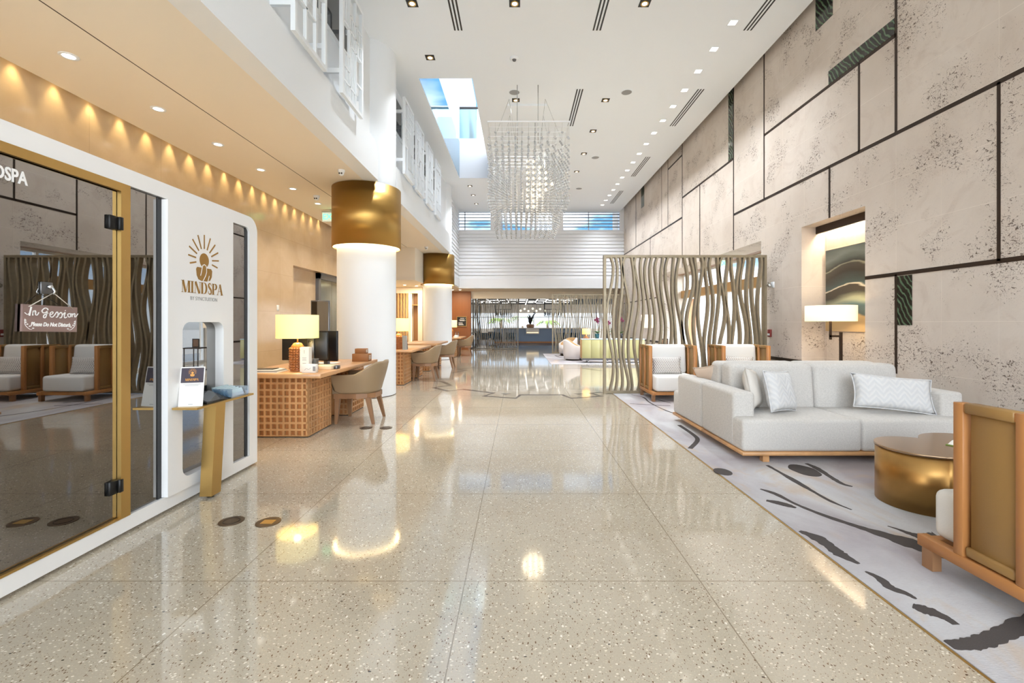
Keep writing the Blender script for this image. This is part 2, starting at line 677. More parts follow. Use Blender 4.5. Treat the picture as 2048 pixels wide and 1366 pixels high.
    def chips(scale, off, dist, lo, hi, mapsc=(1, 1, 1), rot=0.0):
        vo = g.n('ShaderNodeTexVoronoi')
        g.set(vo.inputs['Vector'], g.mapping(v, mapsc, off, (0, 0, rot)))
        vo.inputs['Scale'].default_value = scale
        sp = g.sep(vo.outputs['Color'])
        near = g.math('LESS_THAN', vo.outputs['Distance'], dist)
        a = g.math('GREATER_THAN', sp[0], lo)
        b = g.math('LESS_THAN', sp[0], hi)
        return g.math('MULTIPLY', near, g.math('MULTIPLY', a, b))
    col = base
    col = g.mix(chips(62, (0, 0, 0), .34, .80, 1.0, (1, 1.6, 1), .5), col, S(232, 224, 208))
    col = g.mix(chips(58, (3, 7, 0), .30, .84, 1.0, (1.7, 1, 1), .2), col, S(112, 88, 64))
    col = g.mix(chips(95, (1, 9, 0), .30, .72, 1.0, (1, 1.5, 1), 1.1), col, S(208, 194, 170))
    col = g.mix(chips(100, (5, 2, 0), .28, .80, 1.0, (1.5, 1, 1), .8), col, S(126, 106, 84))
    col = g.mix(chips(34, (9, 4, 0), .22, .955, 1.0, (1, 1.8, 1), .9), col, S(58, 44, 36))
    col = g.mix(chips(30, (2, 14, 0), .24, .95, 1.0, (1.7, 1, 1), 2.0), col, S(240, 234, 222))
    j = g.math('MAXIMUM', g.joint(x, -.277, 1.22, .0028), g.joint(y, 2.362, 1.204, .0028))
    col = g.mix(g.math('MULTIPLY', j, .75), col, S(120, 104, 84))
    g.set(g.b.inputs['Base Color'], col)

    # pitted stone of the tall wall (tiles 0.613 x 0.6)
    m = mat('wall_stone', S(206, 192, 178), .75)
    g = NG(m)
    v = g.obj()
    x, y, z = g.sep(v)
    col = g.mix(g.rng(g.noise(v, .9, 5, .55), .3, .7), S(198, 186, 174), S(213, 203, 193))
    col = g.mix(g.rng(g.noise(v, 2.3, 6, .6, 1.5), .52, .75, 0, .5), col, S(184, 168, 156))
    pv = g.mapping(v, (1, 1.5, 2.2), (0, 0, 0), (.5, 0, 0))
    pits = g.noise(pv, 19, 4, .62, .8)
    zone = g.noise(v, 1.7, 3, .5)
    thr = g.rng(zone, .42, .61, .75, .578)
    pit = g.math('SUBTRACT', pits, thr)
    pitm = g.rng(pit, 0.0, .02)
    pv2 = g.mapping(v, (1, 2.4, 1.5), (3, 5, 2), (-.4, 0, 0))
    p2 = g.rng(g.math('SUBTRACT', g.noise(pv2, 60, 2, .5), g.rng(zone, .40, .62, .76, .62)), 0.0, .03)
    pall = g.math('MAXIMUM', pitm, p2)
    col = g.mix(g.math('MULTIPLY', pall, .86), col, S(84, 64, 52))
    jy = g.joint(y, 5.725, .6135, .003)
    jz = g.joint(z, 1.95, .6, .003)
    jj = g.math('MAXIMUM', jy, jz)
    col = g.mix(g.math('MULTIPLY', jj, .45), col, S(236, 226, 214))
    bp = g.n('ShaderNodeBump')
    bp.inputs['Strength'].default_value = .7
    bp.inputs['Distance'].default_value = .02
    hgt = g.math('SUBTRACT', g.math('MULTIPLY', g.noise(v, 6, 5, .6), .25), g.math('MAXIMUM', g.math('MULTIPLY', pall, .6), g.math('MULTIPLY', jj, .3)))
    g.set(bp.inputs['Height'], hgt)
    g.set(g.b.inputs['Base Color'], col)
    g.set(g.b.inputs['Normal'], bp.outputs[0])

    # polished beige marble of the low wall
    m = mat('wall_marble', S(206, 182, 150), .13, spec=.55)
    g = NG(m)
    v = g.obj()
    x, y, z = g.sep(v)
    cell = g.n('ShaderNodeTexWhiteNoise')
    cv = g.n('ShaderNodeCombineXYZ')
    g.set(cv.inputs[0], g.math('FLOOR', g.math('DIVIDE', y, 1.05)))
    g.set(cv.inputs[1], g.math('FLOOR', g.math('DIVIDE', z, .78)))
    g.set(cell.inputs['Vector'], cv.outputs[0])
    col = g.mix(g.rng(g.noise(v, 1.6, 6, .6, .6), .3, .7), S(198, 174, 142), S(214, 192, 162))
    col = g.mix(g.math('MULTIPLY', cell.outputs['Value'], .35), col, S(190, 164, 130))
    jj = g.math('MAXIMUM', g.joint(y, 0, 1.05, .0022), g.joint(z, 0, .78, .0022))
    col = g.mix(g.math('MULTIPLY', jj, .5), col, S(150, 128, 100))
    g.set(g.b.inputs['Base Color'], col)

    # dark green veined stone
    m = mat('green_stone', S(30, 34, 28), .12, spec=.6)
    g = NG(m)
    v = g.obj()
    wv = g.n('ShaderNodeTexWave')
    g.set(wv.inputs['Vector'], g.mapping(v, (1, 1, 1), (0, 0, 0), (.6, 0, 0)))
    wv.inputs['Scale'].default_value = 5
    wv.inputs['Distortion'].default_value = 7
    wv.inputs['Detail'].default_value = 4
    wv.bands_direction = 'Y'
    col = g.mix(g.rng(wv.outputs['Fac'], .62, .95), S(30, 28, 24), S(88, 112, 88))
    g.set(g.b.inputs['Base Color'], col)

    # watercolour rug
    m = mat('rug_pile', S(186, 180, 180), .95, sheen=.2)
    g = NG(m)
    v = g.obj()
    mv = g.mapping(v, (1.0, .55, 1), (0, 0, 0), (0, 0, .5))
    a = g.noise(mv, 1.1, 5, .55, 1.2)
    b = g.noise(g.mapping(v, (1, .6, 1), (7, 3, 0), (0, 0, .7)), 1.4, 5, .6, 1.5)
    c = g.noise(g.mapping(v, (1, .5, 1), (2, 11, 0), (0, 0, .4)), .9, 5, .55, 1.0)
    col = g.mix(g.rng(a, .38, .62), S(160, 152, 157), S(194, 194, 196))
    col = g.mix(g.rng(b, .52, .68, 0, .75), col, S(188, 156, 112))
    col = g.mix(g.rng(c, .58, .75, 0, .6), col, S(160, 150, 158))
    fib = g.noise(g.mapping(v, (60, 220, 60)), 1.0, 3, .6)
    col = g.mix(g.rng(fib, .35, .7, 0, .14), col, S(120, 114, 112))
    g.set(g.b.inputs['Base Color'], col)
    bp = g.n('ShaderNodeBump')
    bp.inputs['Strength'].default_value = .3
    bp.inputs['Distance'].default_value = .004
    g.set(bp.inputs['Height'], fib)
    g.set(g.b.inputs['Normal'], bp.outputs[0])

    # chevron and dotted cushion covers (object space: x across, z up the cushion)
    m = mat('chevron_fabric', S(206, 206, 207), .9)
    g = NG(m)
    v = g.obj()
    x, y, z = g.sep(v)
    zig = g.math('ABSOLUTE', g.math('SUBTRACT', g.math('FRACT', g.math('MULTIPLY', x, 8.0)), .5))
    ph = g.math('ADD', g.math('MULTIPLY', z, 34.0), g.math('MULTIPLY', zig, 5.2))
    ph = g.math('ADD', ph, g.math('MULTIPLY', g.noise(v, 20, 2), 1.0))
    st = g.math('SINE', g.math('MULTIPLY', ph, 3.0))
    col = g.mix(g.rng(st, -.4, .7), S(203, 203, 204), S(211, 210, 209))
    g.set(g.b.inputs['Base Color'], col)
    bp = g.n('ShaderNodeBump')
    bp.inputs['Strength'].default_value = .22
    bp.inputs['Distance'].default_value = .006
    g.set(bp.inputs['Height'], st)
    g.set(g.b.inputs['Normal'], bp.outputs[0])
    m = mat('dotted_fabric', S(206, 202, 198), .9)
    g = NG(m)
    v = g.obj()
    x, y, z = g.sep(v)
    row = g.math('MULTIPLY', z, 38.0)
    sh = g.math('MULTIPLY', g.math('MODULO', g.math('FLOOR', g.math('ADD', row, 400.0)), 2.0), .5)
    fx = g.math('ABSOLUTE', g.math('SUBTRACT', g.math('FRACT', g.math('ADD', g.math('MULTIPLY', x, 32.0), sh)), .5))
    fz = g.math('ABSOLUTE', g.math('SUBTRACT', g.math('FRACT', row), .5))
    dd = g.math('LESS_THAN', g.math('ADD', fx, g.math('MULTIPLY', fz, .8)), .30)
    g.set(g.b.inputs['Base Color'], g.mix(dd, S(212, 208, 204), S(96, 92, 92)))

    # abstract dune painting: bands warped along the canvas
    m = mat('painting', S(90, 96, 90), .45)
    g = NG(m)
    v = g.obj()
    x, y, z = g.sep(v)
    wob = g.math('MULTIPLY', g.math('SINE', g.math('ADD', g.math('MULTIPLY', y, 4.2), 1.2)), .07)
    t = g.math('ADD', g.math('SUBTRACT', g.math('ADD', z, 1.9), wob), g.math('MULTIPLY', g.noise(g.mapping(v, (1, .6, 3)), 2.5, 4), .14))
    rp = g.n('ShaderNodeValToRGB')
    g.set(rp.inputs['Fac'], g.rng(t, 1.22, 2.62))
    cr = rp.color_ramp
    stops = [(0, S(176, 150, 112)), (.18, S(198, 168, 118)), (.20, S(92, 108, 106)), (.30, S(110, 134, 132)), (.36, S(160, 162, 136)), (.44, S(66, 62, 54)),
             (.50, S(74, 66, 56)), (.515, S(226, 214, 190)), (.53, S(72, 88, 88)), (.66, S(62, 56, 50)), (.74, S(78, 74, 66)), (.755, S(160, 160, 140)), (.77, S(58, 62, 58)), (.88, S(120, 130, 126)), (1, S(70, 84, 86))]
    cr.elements[0].position, cr.elements[0].color = stops[0]
    cr.elements[1].position, cr.elements[1].color = stops[-1]
    for p, c_ in stops[1:-1]:
        e = cr.elements.new(p)
        e.color = c_
    g.set(g.b.inputs['Base Color'], rp.outputs['Color'])


make_materials()

# ================================================================== THE BUILDING
XR = 4.75            # stone wall
ZC = 6.35            # hall ceiling
YB = 20.5            # far wall
XL = -4.95           # marble wall
ZS = 3.82            # low soffit on the side of the desks
ZE = 2.88            # soffit towards the restaurant
NY0, NY1, ZN = 6.237, 7.637, 2.94      # niche
EY0, EY1 = 8.91, 15.4                  # entrance recess


def structure():
    # ---- floor
    b = MB()
    b.box(-7.5, 9.0, -5.0, 26.6, -.12, 0)
    fl = b.build('floor', M['terrazzo'], kind='structure')
    b = MB()
    zig = [(130, 420), (330, 425), (415, 465), (240, 487), (390, 523), (540, 505), (855, 543), (760, 575), (1085, 597), (1130, 562), (1560, 562), (1650, 597), (1960, 575), (1850, 545), (1965, 535)]

    def fp(u, w):
        px, py = 820 + u / 5.12, 680 + w / 5.12
        Y = 910.2 * H / (py - 645)
        return ((px - 1037) * Y / 910.2, Y)
    flat = lambda u, w, t: (u, w, t)
    b.stroke([fp(*p) for p in zig], .10, flat, 0.0, .0012)
    b.stroke([fp(430, 335), fp(580, 310), fp(490, 300), fp(630, 285), fp(800, 291), fp(1300, 287)], .10, flat, 0.0, .0012)
    b.stroke([fp(1600, 289), fp(1770, 291), fp(1960, 315)], .10, flat, 0.0, .0012)
    for u in (985, 1725):
        c = fp(u, 551)
        b.prism([(c[0] - .10, c[1] + .03), (c[0] - .01, c[1] - .10), (c[0] + .10, c[1] + .02)], 0, .0012, flat)
    b.build('inlay', M['grey_inlay'], fl)
    b = MB()
    b.box(1.762, 1.772, .3, 8.75, 0, .004)
    b.build('brass_edge', M['gold_trim'], fl)
    b = MB()
    b.box(-9, 9, 26.6, 38, -.12, 0.002)
    b.build('floor.001', M['floor_wood'], kind='structure')
    b = MB()
    b.box(-40, 60, -5.5, 90, -.6, -.13)
    b.build('ground', M['concrete'], kind='structure')

    # ---- stone wall
    b = MB()
    T = .62
    for (y0, y1, z0, z1) in ((-5, NY0, 0, 6.95), (NY0, NY1, ZN, 6.95), (NY1, EY0, 0, 6.95), (EY0, EY1, ZN, 6.95), (EY1, YB + 2.5, 0, 6.95)):
        b.box(XR, XR + T, y0, y1, z0, z1)
    b.box(5.14, 5.37, NY0 - .02, NY1 + .02, 0, ZN + .02)
    w = b.build('wall_right', M['wall_stone'], kind='structure')
    b = MB()
    t, e = .019, .004

    def vert(y, z0, z1, hw=t):
        b.box(XR - e, XR + .01, y - hw, y + hw, z0, z1)

    def hori(z, y0, y1, hh=.024):
        b.box(XR - e, XR + .01, y0, y1, z - hh, z + hh)
    top = 6.9
    vert(4.50, 1.95, 3.72, .017)
    hori(3.72, 2.0, 10.05)
    hori(1.95, 2.0, NY0)
    vert(5.725, 3.74, top)
    hori(4.96, 5.725, 8.80)
    vert(8.80, 3.72, top)
    vert(6.347, 3.72, 4.96)
    vert(6.95, ZN, 3.72)
    vert(10.05, ZN, top)
    hori(4.96, 10.05, 13.2)
    vert(13.2, ZN, top)
    vert(11.92, ZN, 4.96)
    vert(14.46, 4.39, top, .014)
    vert(15.1, 4.39, top, .010)
    hori(4.39, 13.2, YB)
    hori(6.2, 13.2, 14.46)
    vert(18.4, 4.39, top, .03)
    vert(16.4, 2.2, 4.39)
    vert(5.725, .70, 1.95)
    hori(.68, NY1, EY0, .03)
    hori(.68, EY1, YB, .03)
    hori(2.2, EY1, YB, .02)
    b.build('reveal_strip', M['bronze_dark'], w)
    for (y0, y1, z0, z1) in ((5.745, 6.966, 4.985, 5.185), (10.07, 10.29, 4.985, top), (6.87, 7.27, 5.99, top), (5.49, 5.70, 1.31, 1.92), (17.2, 17.6, 5.75, top)):
        b = MB()
        b.box(XR - .006, XR + .01, y0, y1, z0, z1)
        b.build('stone_inset', M['green_stone'], w)
    b = MB()
    b.box(XR - .006, XR + .01, 6.73, 6.868, 5.99, top)
    b.build('pale_inset', M['marble_pale'], w)
    b = MB()
    b.box(XR - .01, XR + .01, 19.3, 20.2, 1.62, 1.86)
    b.build('dark_inset', M['dark_glass'], w)

    # niche beam with its lamp
    b = MB()
    b.box(4.985, 5.02, NY0, NY1 - .004, 2.82, ZN)
    nb = b.build('trim_1', M['bronze_dark'], kind='structure')
    put('niche_lamp', 'AREA', (5.08, 6.94, 2.91), P_NICHE, (1, .84, .60), .08, 1.25, rot=(0, 0, 0))

    # ---- entrance recess: jambs, soffit, glazing
    b = MB()
    b.box(XR + T, 5.75, EY0 - .25, EY1 + .25, ZN, ZN + .2)
    b.build('ceiling_recess', M['walnut'], kind='structure')
    b = MB()
    b.box(XR + T, 5.75, EY1, EY1 + .25, 0, ZN)
    b.box(XR + T, 5.75, EY0 - .25, EY0, 0, ZN)
    b.build('wall_recess', M['marble_pale'], kind='structure')
    b = MB()
    ys = [EY0 + .03 + k * (EY1 - EY0 - .06) / 6 for k in range(7)]
    for y in ys:
        b.box(5.58, 5.66, y - .03, y + .03, 0, ZN)
    b.box(5.583, 5.657, EY0, EY1, .002, .08)
    b.box(5.583, 5.657, EY0, EY1, ZN - .06, ZN - .002)
    fr = b.build('window_1', M['white_paint'], kind='structure')
    b = MB()
    b.box(5.50, 5.70, EY0, EY1, 2.16, 2.40)
    b.build('header', M['tan_fabric'], fr)
    b = MB()
    for k in range(6):
        b.box(5.615, 5.622, ys[k] + .03, ys[k + 1] - .03, .08, 2.16)
        b.box(5.615, 5.622, ys[k] + .03, ys[k + 1] - .03, 2.40, ZN - .06)
    b.build('pane', M['window_glass'], fr)

    # ---- hall ceiling with the light well cut out
    b = MB()
    hx0, hx1, hy0, hy1 = -2.05, -.95, 9.34, 15.8
    cx0, cx1, cy0, cy1 = -2.85, 4.58, -5.0, YB + .2
    for (x0, x1, y0, y1) in ((cx0, cx1, cy0, hy0), (cx0, cx1, hy1, cy1), (cx0, hx0, hy0, hy1), (hx1, cx1, hy0, hy1)):
        b.box(x0, x1, y0, y1, ZC, ZC + .16)
    b.box(4.3, 5.4, cy0, cy1, 6.93, 7.05)
    b.box(4.56, 4.58, cy0, cy1, ZC + .16, 6.93)
    b.build('ceiling', M['ceiling_paint'], kind='structure')
    # shaft
    b = MB()
    b.box(hx0 - .12, hx0, hy0, 22.0, 7.62, 12.0)
    b.box(hx0 - .12, hx0 - .02, hy0, hy1, ZC + .16, 7.62)
    b.box(hx0, hx1, hy1 - .01, hy1, ZC + .001, 7.729)
    b.box(hx0, 2.4, hy1, hy1 + .12, ZC + .16, 7.73)
    b.box(hx1, hx1 + .10, hy0, hy1, ZC + .16, 7.3)
    b.box(hx0 - .12, hx1 + .1, hy0 - .1, hy0, ZC + .16, 7.0)
    b.box(hx0, 2.4, hy1, 22.0, 7.63, 7.73)
    b.build('wall_shaft', M['shaft_paint'], kind='structure')
    b = MB()
    b.box(hx0 - .02, hx0 + .004, hy0, hy1, ZC + .02, 7.62)
    b.build('window_2', M['blue_glass'], kind='structure')
    b = MB()
    b.box(hx0, 2.4, 15.84, 15.855, 7.73, 8.80)
    bl = b.build('trim_2', M['balustrade_glass'], kind='structure')
    b = MB()
    b.box(hx0, 2.4, 15.82, 15.88, 8.78, 8.84)
    b.build('handrail', M['black_metal'], bl)
    b = MB()
    for x in (-1.22, -.35):
        b.box(x - .012, x + .012, 15.83, 15.865, 7.73, 8.78)
    b.build('bracket', M['chrome'], bl)
    # terrace building over the well
    b = MB()
    b.box(-1.55, 3.0, 18.6, 22.0, 9.75, 10.2)
    b.box(-1.75, -1.5, 18.9, 22.0, 7.73, 9.75)
    tb = b.build('exterior', M['slab_beige'], kind='structure')
    b = MB()
    b.box(-1.5, 3.0, 20.9, 20.96, 7.73, 9.75)
    b.build('glazing', M['balustrade_glass'], tb)

    # ---- far wall with horizontal slats and clerestory windows
    p = .157

    def slat_profile(z0, z1):
        n = max(1, round((z1 - z0) / p))
        out = []
        h = (z1 - z0) / n
        for k in range(n):
            out += [(-.035, z0 + k * h), (-.004, z0 + k * h + h * .94), (0.03, z0 + k * h + h * .97)]
        return out, z1

    def slatted(b, x0, x1, z0, z1, y, axis='x', flip=1):
        prof, zt = slat_profile(z0, z1)
        pts = prof + [(.03, zt)]
        v, f = [], []
        for (d, z) in pts:
            for q in (x0, x1):
                v.append((q, y + d, z) if axis == 'x' else (y - d * flip, q, z))
        for i in range(len(pts) - 1):
            f.append((2 * i, 2 * i + 1, 2 * i + 3, 2 * i + 2))
        b.add(v, f, 0)
    b = MB()
    slatted(b, -2.74, 4.75, 3.32, 5.48, YB)
    b.box(-2.74, XR, YB + .03, YB + .3, ZE + .001, 5.48)
    b.box(-2.74, XR, YB - .04, YB + .03, ZE, 3.32)
    b.box(-2.74, XR, YB - .045, YB + .3, 5.46, 5.50)
    for (x0, x1) in ((-1.26, -.82), (1.52, 2.02)):
        b.box(x0, x1, YB - .02, YB + .3, 5.5, ZC)
    b.box(4.55, XR, YB - .02, YB + .3, 5.5, ZC + .16)
    b.box(-2.95, -2.70, 17.45, YB + .3, 3.32, ZC)
    b.box(-2.95, -2.66, 17.45, YB, ZE + .05, 3.32)
    slatted(b, 17.45, YB, 3.32, ZC, -2.70, 'y', 1)
    b.build('wall_far', M['slat_paint'], kind='structure')
    for k, (x0, x1, ml) in enumerate(((-2.70, -1.26, (-2.43,)), (-.82, 1.52, (-.05, .75)), (2.02, 4.55, (3.18,)))):
        b = MB()
        for x in ml:
            b.box(x - .02, x + .02, YB + .14, YB + .2, 5.5, ZC)
        b.box(x0, x1, YB + .14, YB + .2, 5.5, 5.53)
        b.box(x0, x1, YB + .14, YB + .2, ZC - .03, ZC)
        fr = b.build('window_%d' % (k + 3), M['white_paint'], kind='structure')
        b = MB()
        for q in range(5):
            z = 5.5 + .142 * (q + 1)
            b.box(x0, x1, YB - .01, YB + .05, z - .016, z + .016)
        b.build('louvre', M['grey_metal'], fr)
        b = MB()
        b.box(x0, x1, YB + .165, YB + .171, 5.53, ZC - .03)
        b.build('pane', M['window_glass'], fr)

    # ---- upper wall, parapet and low soffit on the desk side
    b = MB()
    b.box(-2.85, -2.62, -5, 17.45, 4.40, ZC)
    b.build('wall_left_upper', M['white_paint'], kind='structure')
    b = MB()
    out = [(-5.0, ZS), (7.95, ZS), (7.95, 4.30), (7.75, 4.47), (-5.0, 4.47)]
    b.prism([(y, z) for y, z in out], -2.70, -2.45, lambda u, w, t: (t, u, w))
    out = [(9.15, ZS), (16.25, ZS), (16.25, 4.36), (16.0, 4.47), (9.15, 4.47)]
    b.prism([(y, z) for y, z in out], -2.70, -2.45, lambda u, w, t: (t, u, w))
    b.box(-2.70, -2.56, 7.951, 9.149, ZS + .102, 4.47)
    b.box(-2.70, -2.56, 16.251, 17.45, ZS + .102, 4.47)
    b.build('wall_parapet', M['white_paint'], kind='structure')
    for k, (y0, y1) in enumerate(((3.6, 7.15), (9.15, 14.3))):
        b = MB()
        b.box(-2.64, -2.605, y0 - .06, y1 + .06, 5.34, 5.42)
        b.box(-2.64, -2.605, y0 - .06, y1 + .06, 6.12, 6.2)
        n = int((y1 - y0) / .9)
        for q in range(n + 1):
            y = y0 + (y1 - y0) * q / n
            b.box(-2.64, -2.605, y - .035, y + .035, 5.42, 6.12)
        fr = b.build('window_%d' % (k + 6), M['white_paint'], kind='structure')
        b = MB()
        b.box(-2.63, -2.612, y0, y1, 5.42, 6.12)
        b.build('pane', M['dark_glass'], fr)
    b = MB()
    b.box(-4.80, -2.70, -5.0, 17.45, ZS, ZS + .12)
    b.box(-2.70, -2.50, 7.95, 9.15, ZS + .001, ZS + .1)
    b.box(-2.70, -2.50, 16.25, 17.45, ZS + .001, ZS + .1)
    b.box(-6.5, -4.80, 12.5, 17.45, ZS, ZS + .12)
    b.box(-5.2, -4.80, -5.0, 12.5, 4.16, 4.26)
    b.box(-4.83, -4.80, -5.0, 12.5, ZS, 4.16)
    b.build('ceiling_soffit', M['soffit_paint'], kind='structure')
    b = MB()
    b.box(-3.69, -3.678, -5.0, 17.45, ZS - .001, ZS + .004)
    b.build('trim_3', M['bronze_dark'], kind='structure')
    # marble wall with the recess for the steel doors
    b = MB()
    b.box(XL - .25, XL, -5, 10.0, 0, 4.2)
    b.box(XL - .25, XL, 10.0, 13.4, 2.60, 4.2)
    b.box(XL - .25, XL, 13.4, 23.0, 0, 4.2)
    b.box(XL - .45, XL - .20, 9.9, 13.5, 0, 2.7)
    b.build('wall_left', M['wall_marble'], kind='structure')
    b = MB()
    b.box(XL - .2, XL - .12, 11.55, 11.68, 0, 2.60)
    b.box(XL - .2, XL - .12, 13.22, 13.4, 0, 2.60)
    b.box(XL - .2, XL - .12, 11.55, 13.4, 2.46, 2.60)
    fr = b.build('door_1', M['grey_metal'], kind='structure')
    for y0, y1 in ((11.68, 12.445), (12.455, 13.22)):
        b = MB()
        b.box(XL - .2, XL - .16, y0, y1, .01, 2.46)
        b.build('leaf', M['door_steel'], fr)
    # bulkhead, soffits and walls beyond the second column
    b = MB()
    b.box(XL, -3.41, 15.0, 22.5, 2.74, ZS)
    b.box(XL, -3.41, 14.98, 15.0, 2.74, 2.78)
    b.build('ceiling_bulkhead', M['soffit_paint'], kind='structure')
    b = MB()
    b.box(-6.5, -2.68, 17.47, 26.6, ZE, ZE + .1)
    b.box(-2.68, 5.4, YB + .302, 23.0, ZE, ZE + .1)
    b.box(-6.5, -2.95, 17.45, 17.55, ZE, ZC)
    b.build('ceiling_entry', M['soffit_paint'], kind='structure')
    b = MB()
    b.box(-5.2, -2.36, 22.5, 22.7, 0, ZE)
    b.build('wall_wood', M['panel_wood'], kind='structure')
    # restaurant shell
    b = MB()
    b.box(-9, 9, 22.7, 23.0, 2.53, 3.2)
    b.box(-9, 9, 36.0, 36.3, 2.08, 3.2)
    b.box(-9, 9, 36.0, 36.3, 0, .86)
    b.build('wall_restaurant', M['soffit_paint'], kind='structure')
    b = MB()
    b.box(-9, 9, 23.0, 36.3, 2.78, 2.9)
    cl = b.build('ceiling_restaurant', M['dark_ceiling'], kind='structure')
    b = MB()
    random.seed(5)
    for k in range(11):
        x = -3.2 + k * .62
        y0 = 25 + random.random() * 3
        b.box(x, x + .06, y0, y0 + 4.5 + random.random() * 4, 2.74, 2.78)
        for q in range(3):
            yy = 26 + q * 2.8 + random.random() * 1.6
            b.box(x + .15, x + .55, yy, yy + .10, 2.74, 2.78)
    b.build('light_strip', M['strip_white'], cl)
    b = MB()
    for k in range(15):
        x = -8.4 + k * 1.2
        b.box(x - .03, x + .03, 36.05, 36.12, .86, 2.08)
    b.box(-9, 9, 36.053, 36.117, 1.72, 1.78)
    fr = b.build('window_8', M['white_paint'], kind='structure')
    b = MB()
    b.box(-9, 9, 36.16, 36.17, .86, 2.08)
    b.build('pane', M['window_glass'], fr)
    b = MB()
    b.box(-9.0, -2.45, 22.7, 22.8, 0, ZE)
    b.box(4.76, 9.0, YB + 2.4, YB + 2.5, 0, ZE)
    b.build('wall_restaurant_side', M['oak_red'], kind='structure')
    # glazed partition of the restaurant, running away from the wood wall
    b = MB()
    for k in range(5):
        y = 22.86 + k * 1.35
        b.box(-2.43, -2.37, y - .03, y + .03, 0, 2.76)
    for z in (.03, .8, 1.6, 2.4):
        b.box(-2.427, -2.373, 22.86, 28.3, z - .02, z + .02)
    fr = b.build('window_9', M['black_metal'], kind='structure')
    b = MB()
    b.box(-2.405, -2.395, 22.86, 28.3, .05, 2.74)
    b.build('pane', M['window_glass'], fr)
    # glazed wall behind the camera
    b = MB()
    for k in range(7):
        x = -4.7 + k * 1.57
        b.box(x - .04, x + .04, -5.0, -4.9, 0, 6.3)
    for z in (.04, 2.6, 4.4, 6.3):
        b.box(-4.75, 4.75, -4.997, -4.903, z - .038, z + .04)
    fr = b.build('window_10', M['white_paint'], kind='structure')
    b = MB()
    b.box(-4.7, 4.7, -4.955, -4.945, .08, 6.26)
    b.build('pane', M['window_glass'], fr)


structure()


# ------------------------------------------------------------------ columns
def column(cx, cy_, label):
    r = thing('column', label, 'column', (cx, cy_, 0))
    b = MB()
    b.cyl(cx, cy_, 0, ZC, .525, 72, cap=False)
    b.build('shaft', M['white_paint'], r)
    b = MB()
    z0, z1 = 2.72, ZS - .012
    b.lathe([(.595, z0), (.615, z0), (.615, z1), (.595, z1), (.595, z0)], cx, cy_, 72)
    d = b.build('brass_collar', M['brass'], r)
    b = MB()
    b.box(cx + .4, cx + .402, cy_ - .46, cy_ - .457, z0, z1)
    b.lathe([(.53, z0 + .03), (.59, z0 + .03), (.59, z0 + .05), (.53, z0 + .05)], cx, cy_, 72)
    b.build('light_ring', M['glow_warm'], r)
    b = MB()
    b.lathe([(.527, .0), (.530, .0), (.530, .012), (.527, .012)], cx, cy_, 72)
    b.build('dark_foot_ring', M['grey_inlay'], r)  # thin dark ring standing proud of the shaft's foot
    return r


column(-2.83, 8.5, 'thick white column with brass collar, standing between the first two desks')
column(-2.98, 16.75, 'white column with brass collar further down the hall, by the fourth desk')


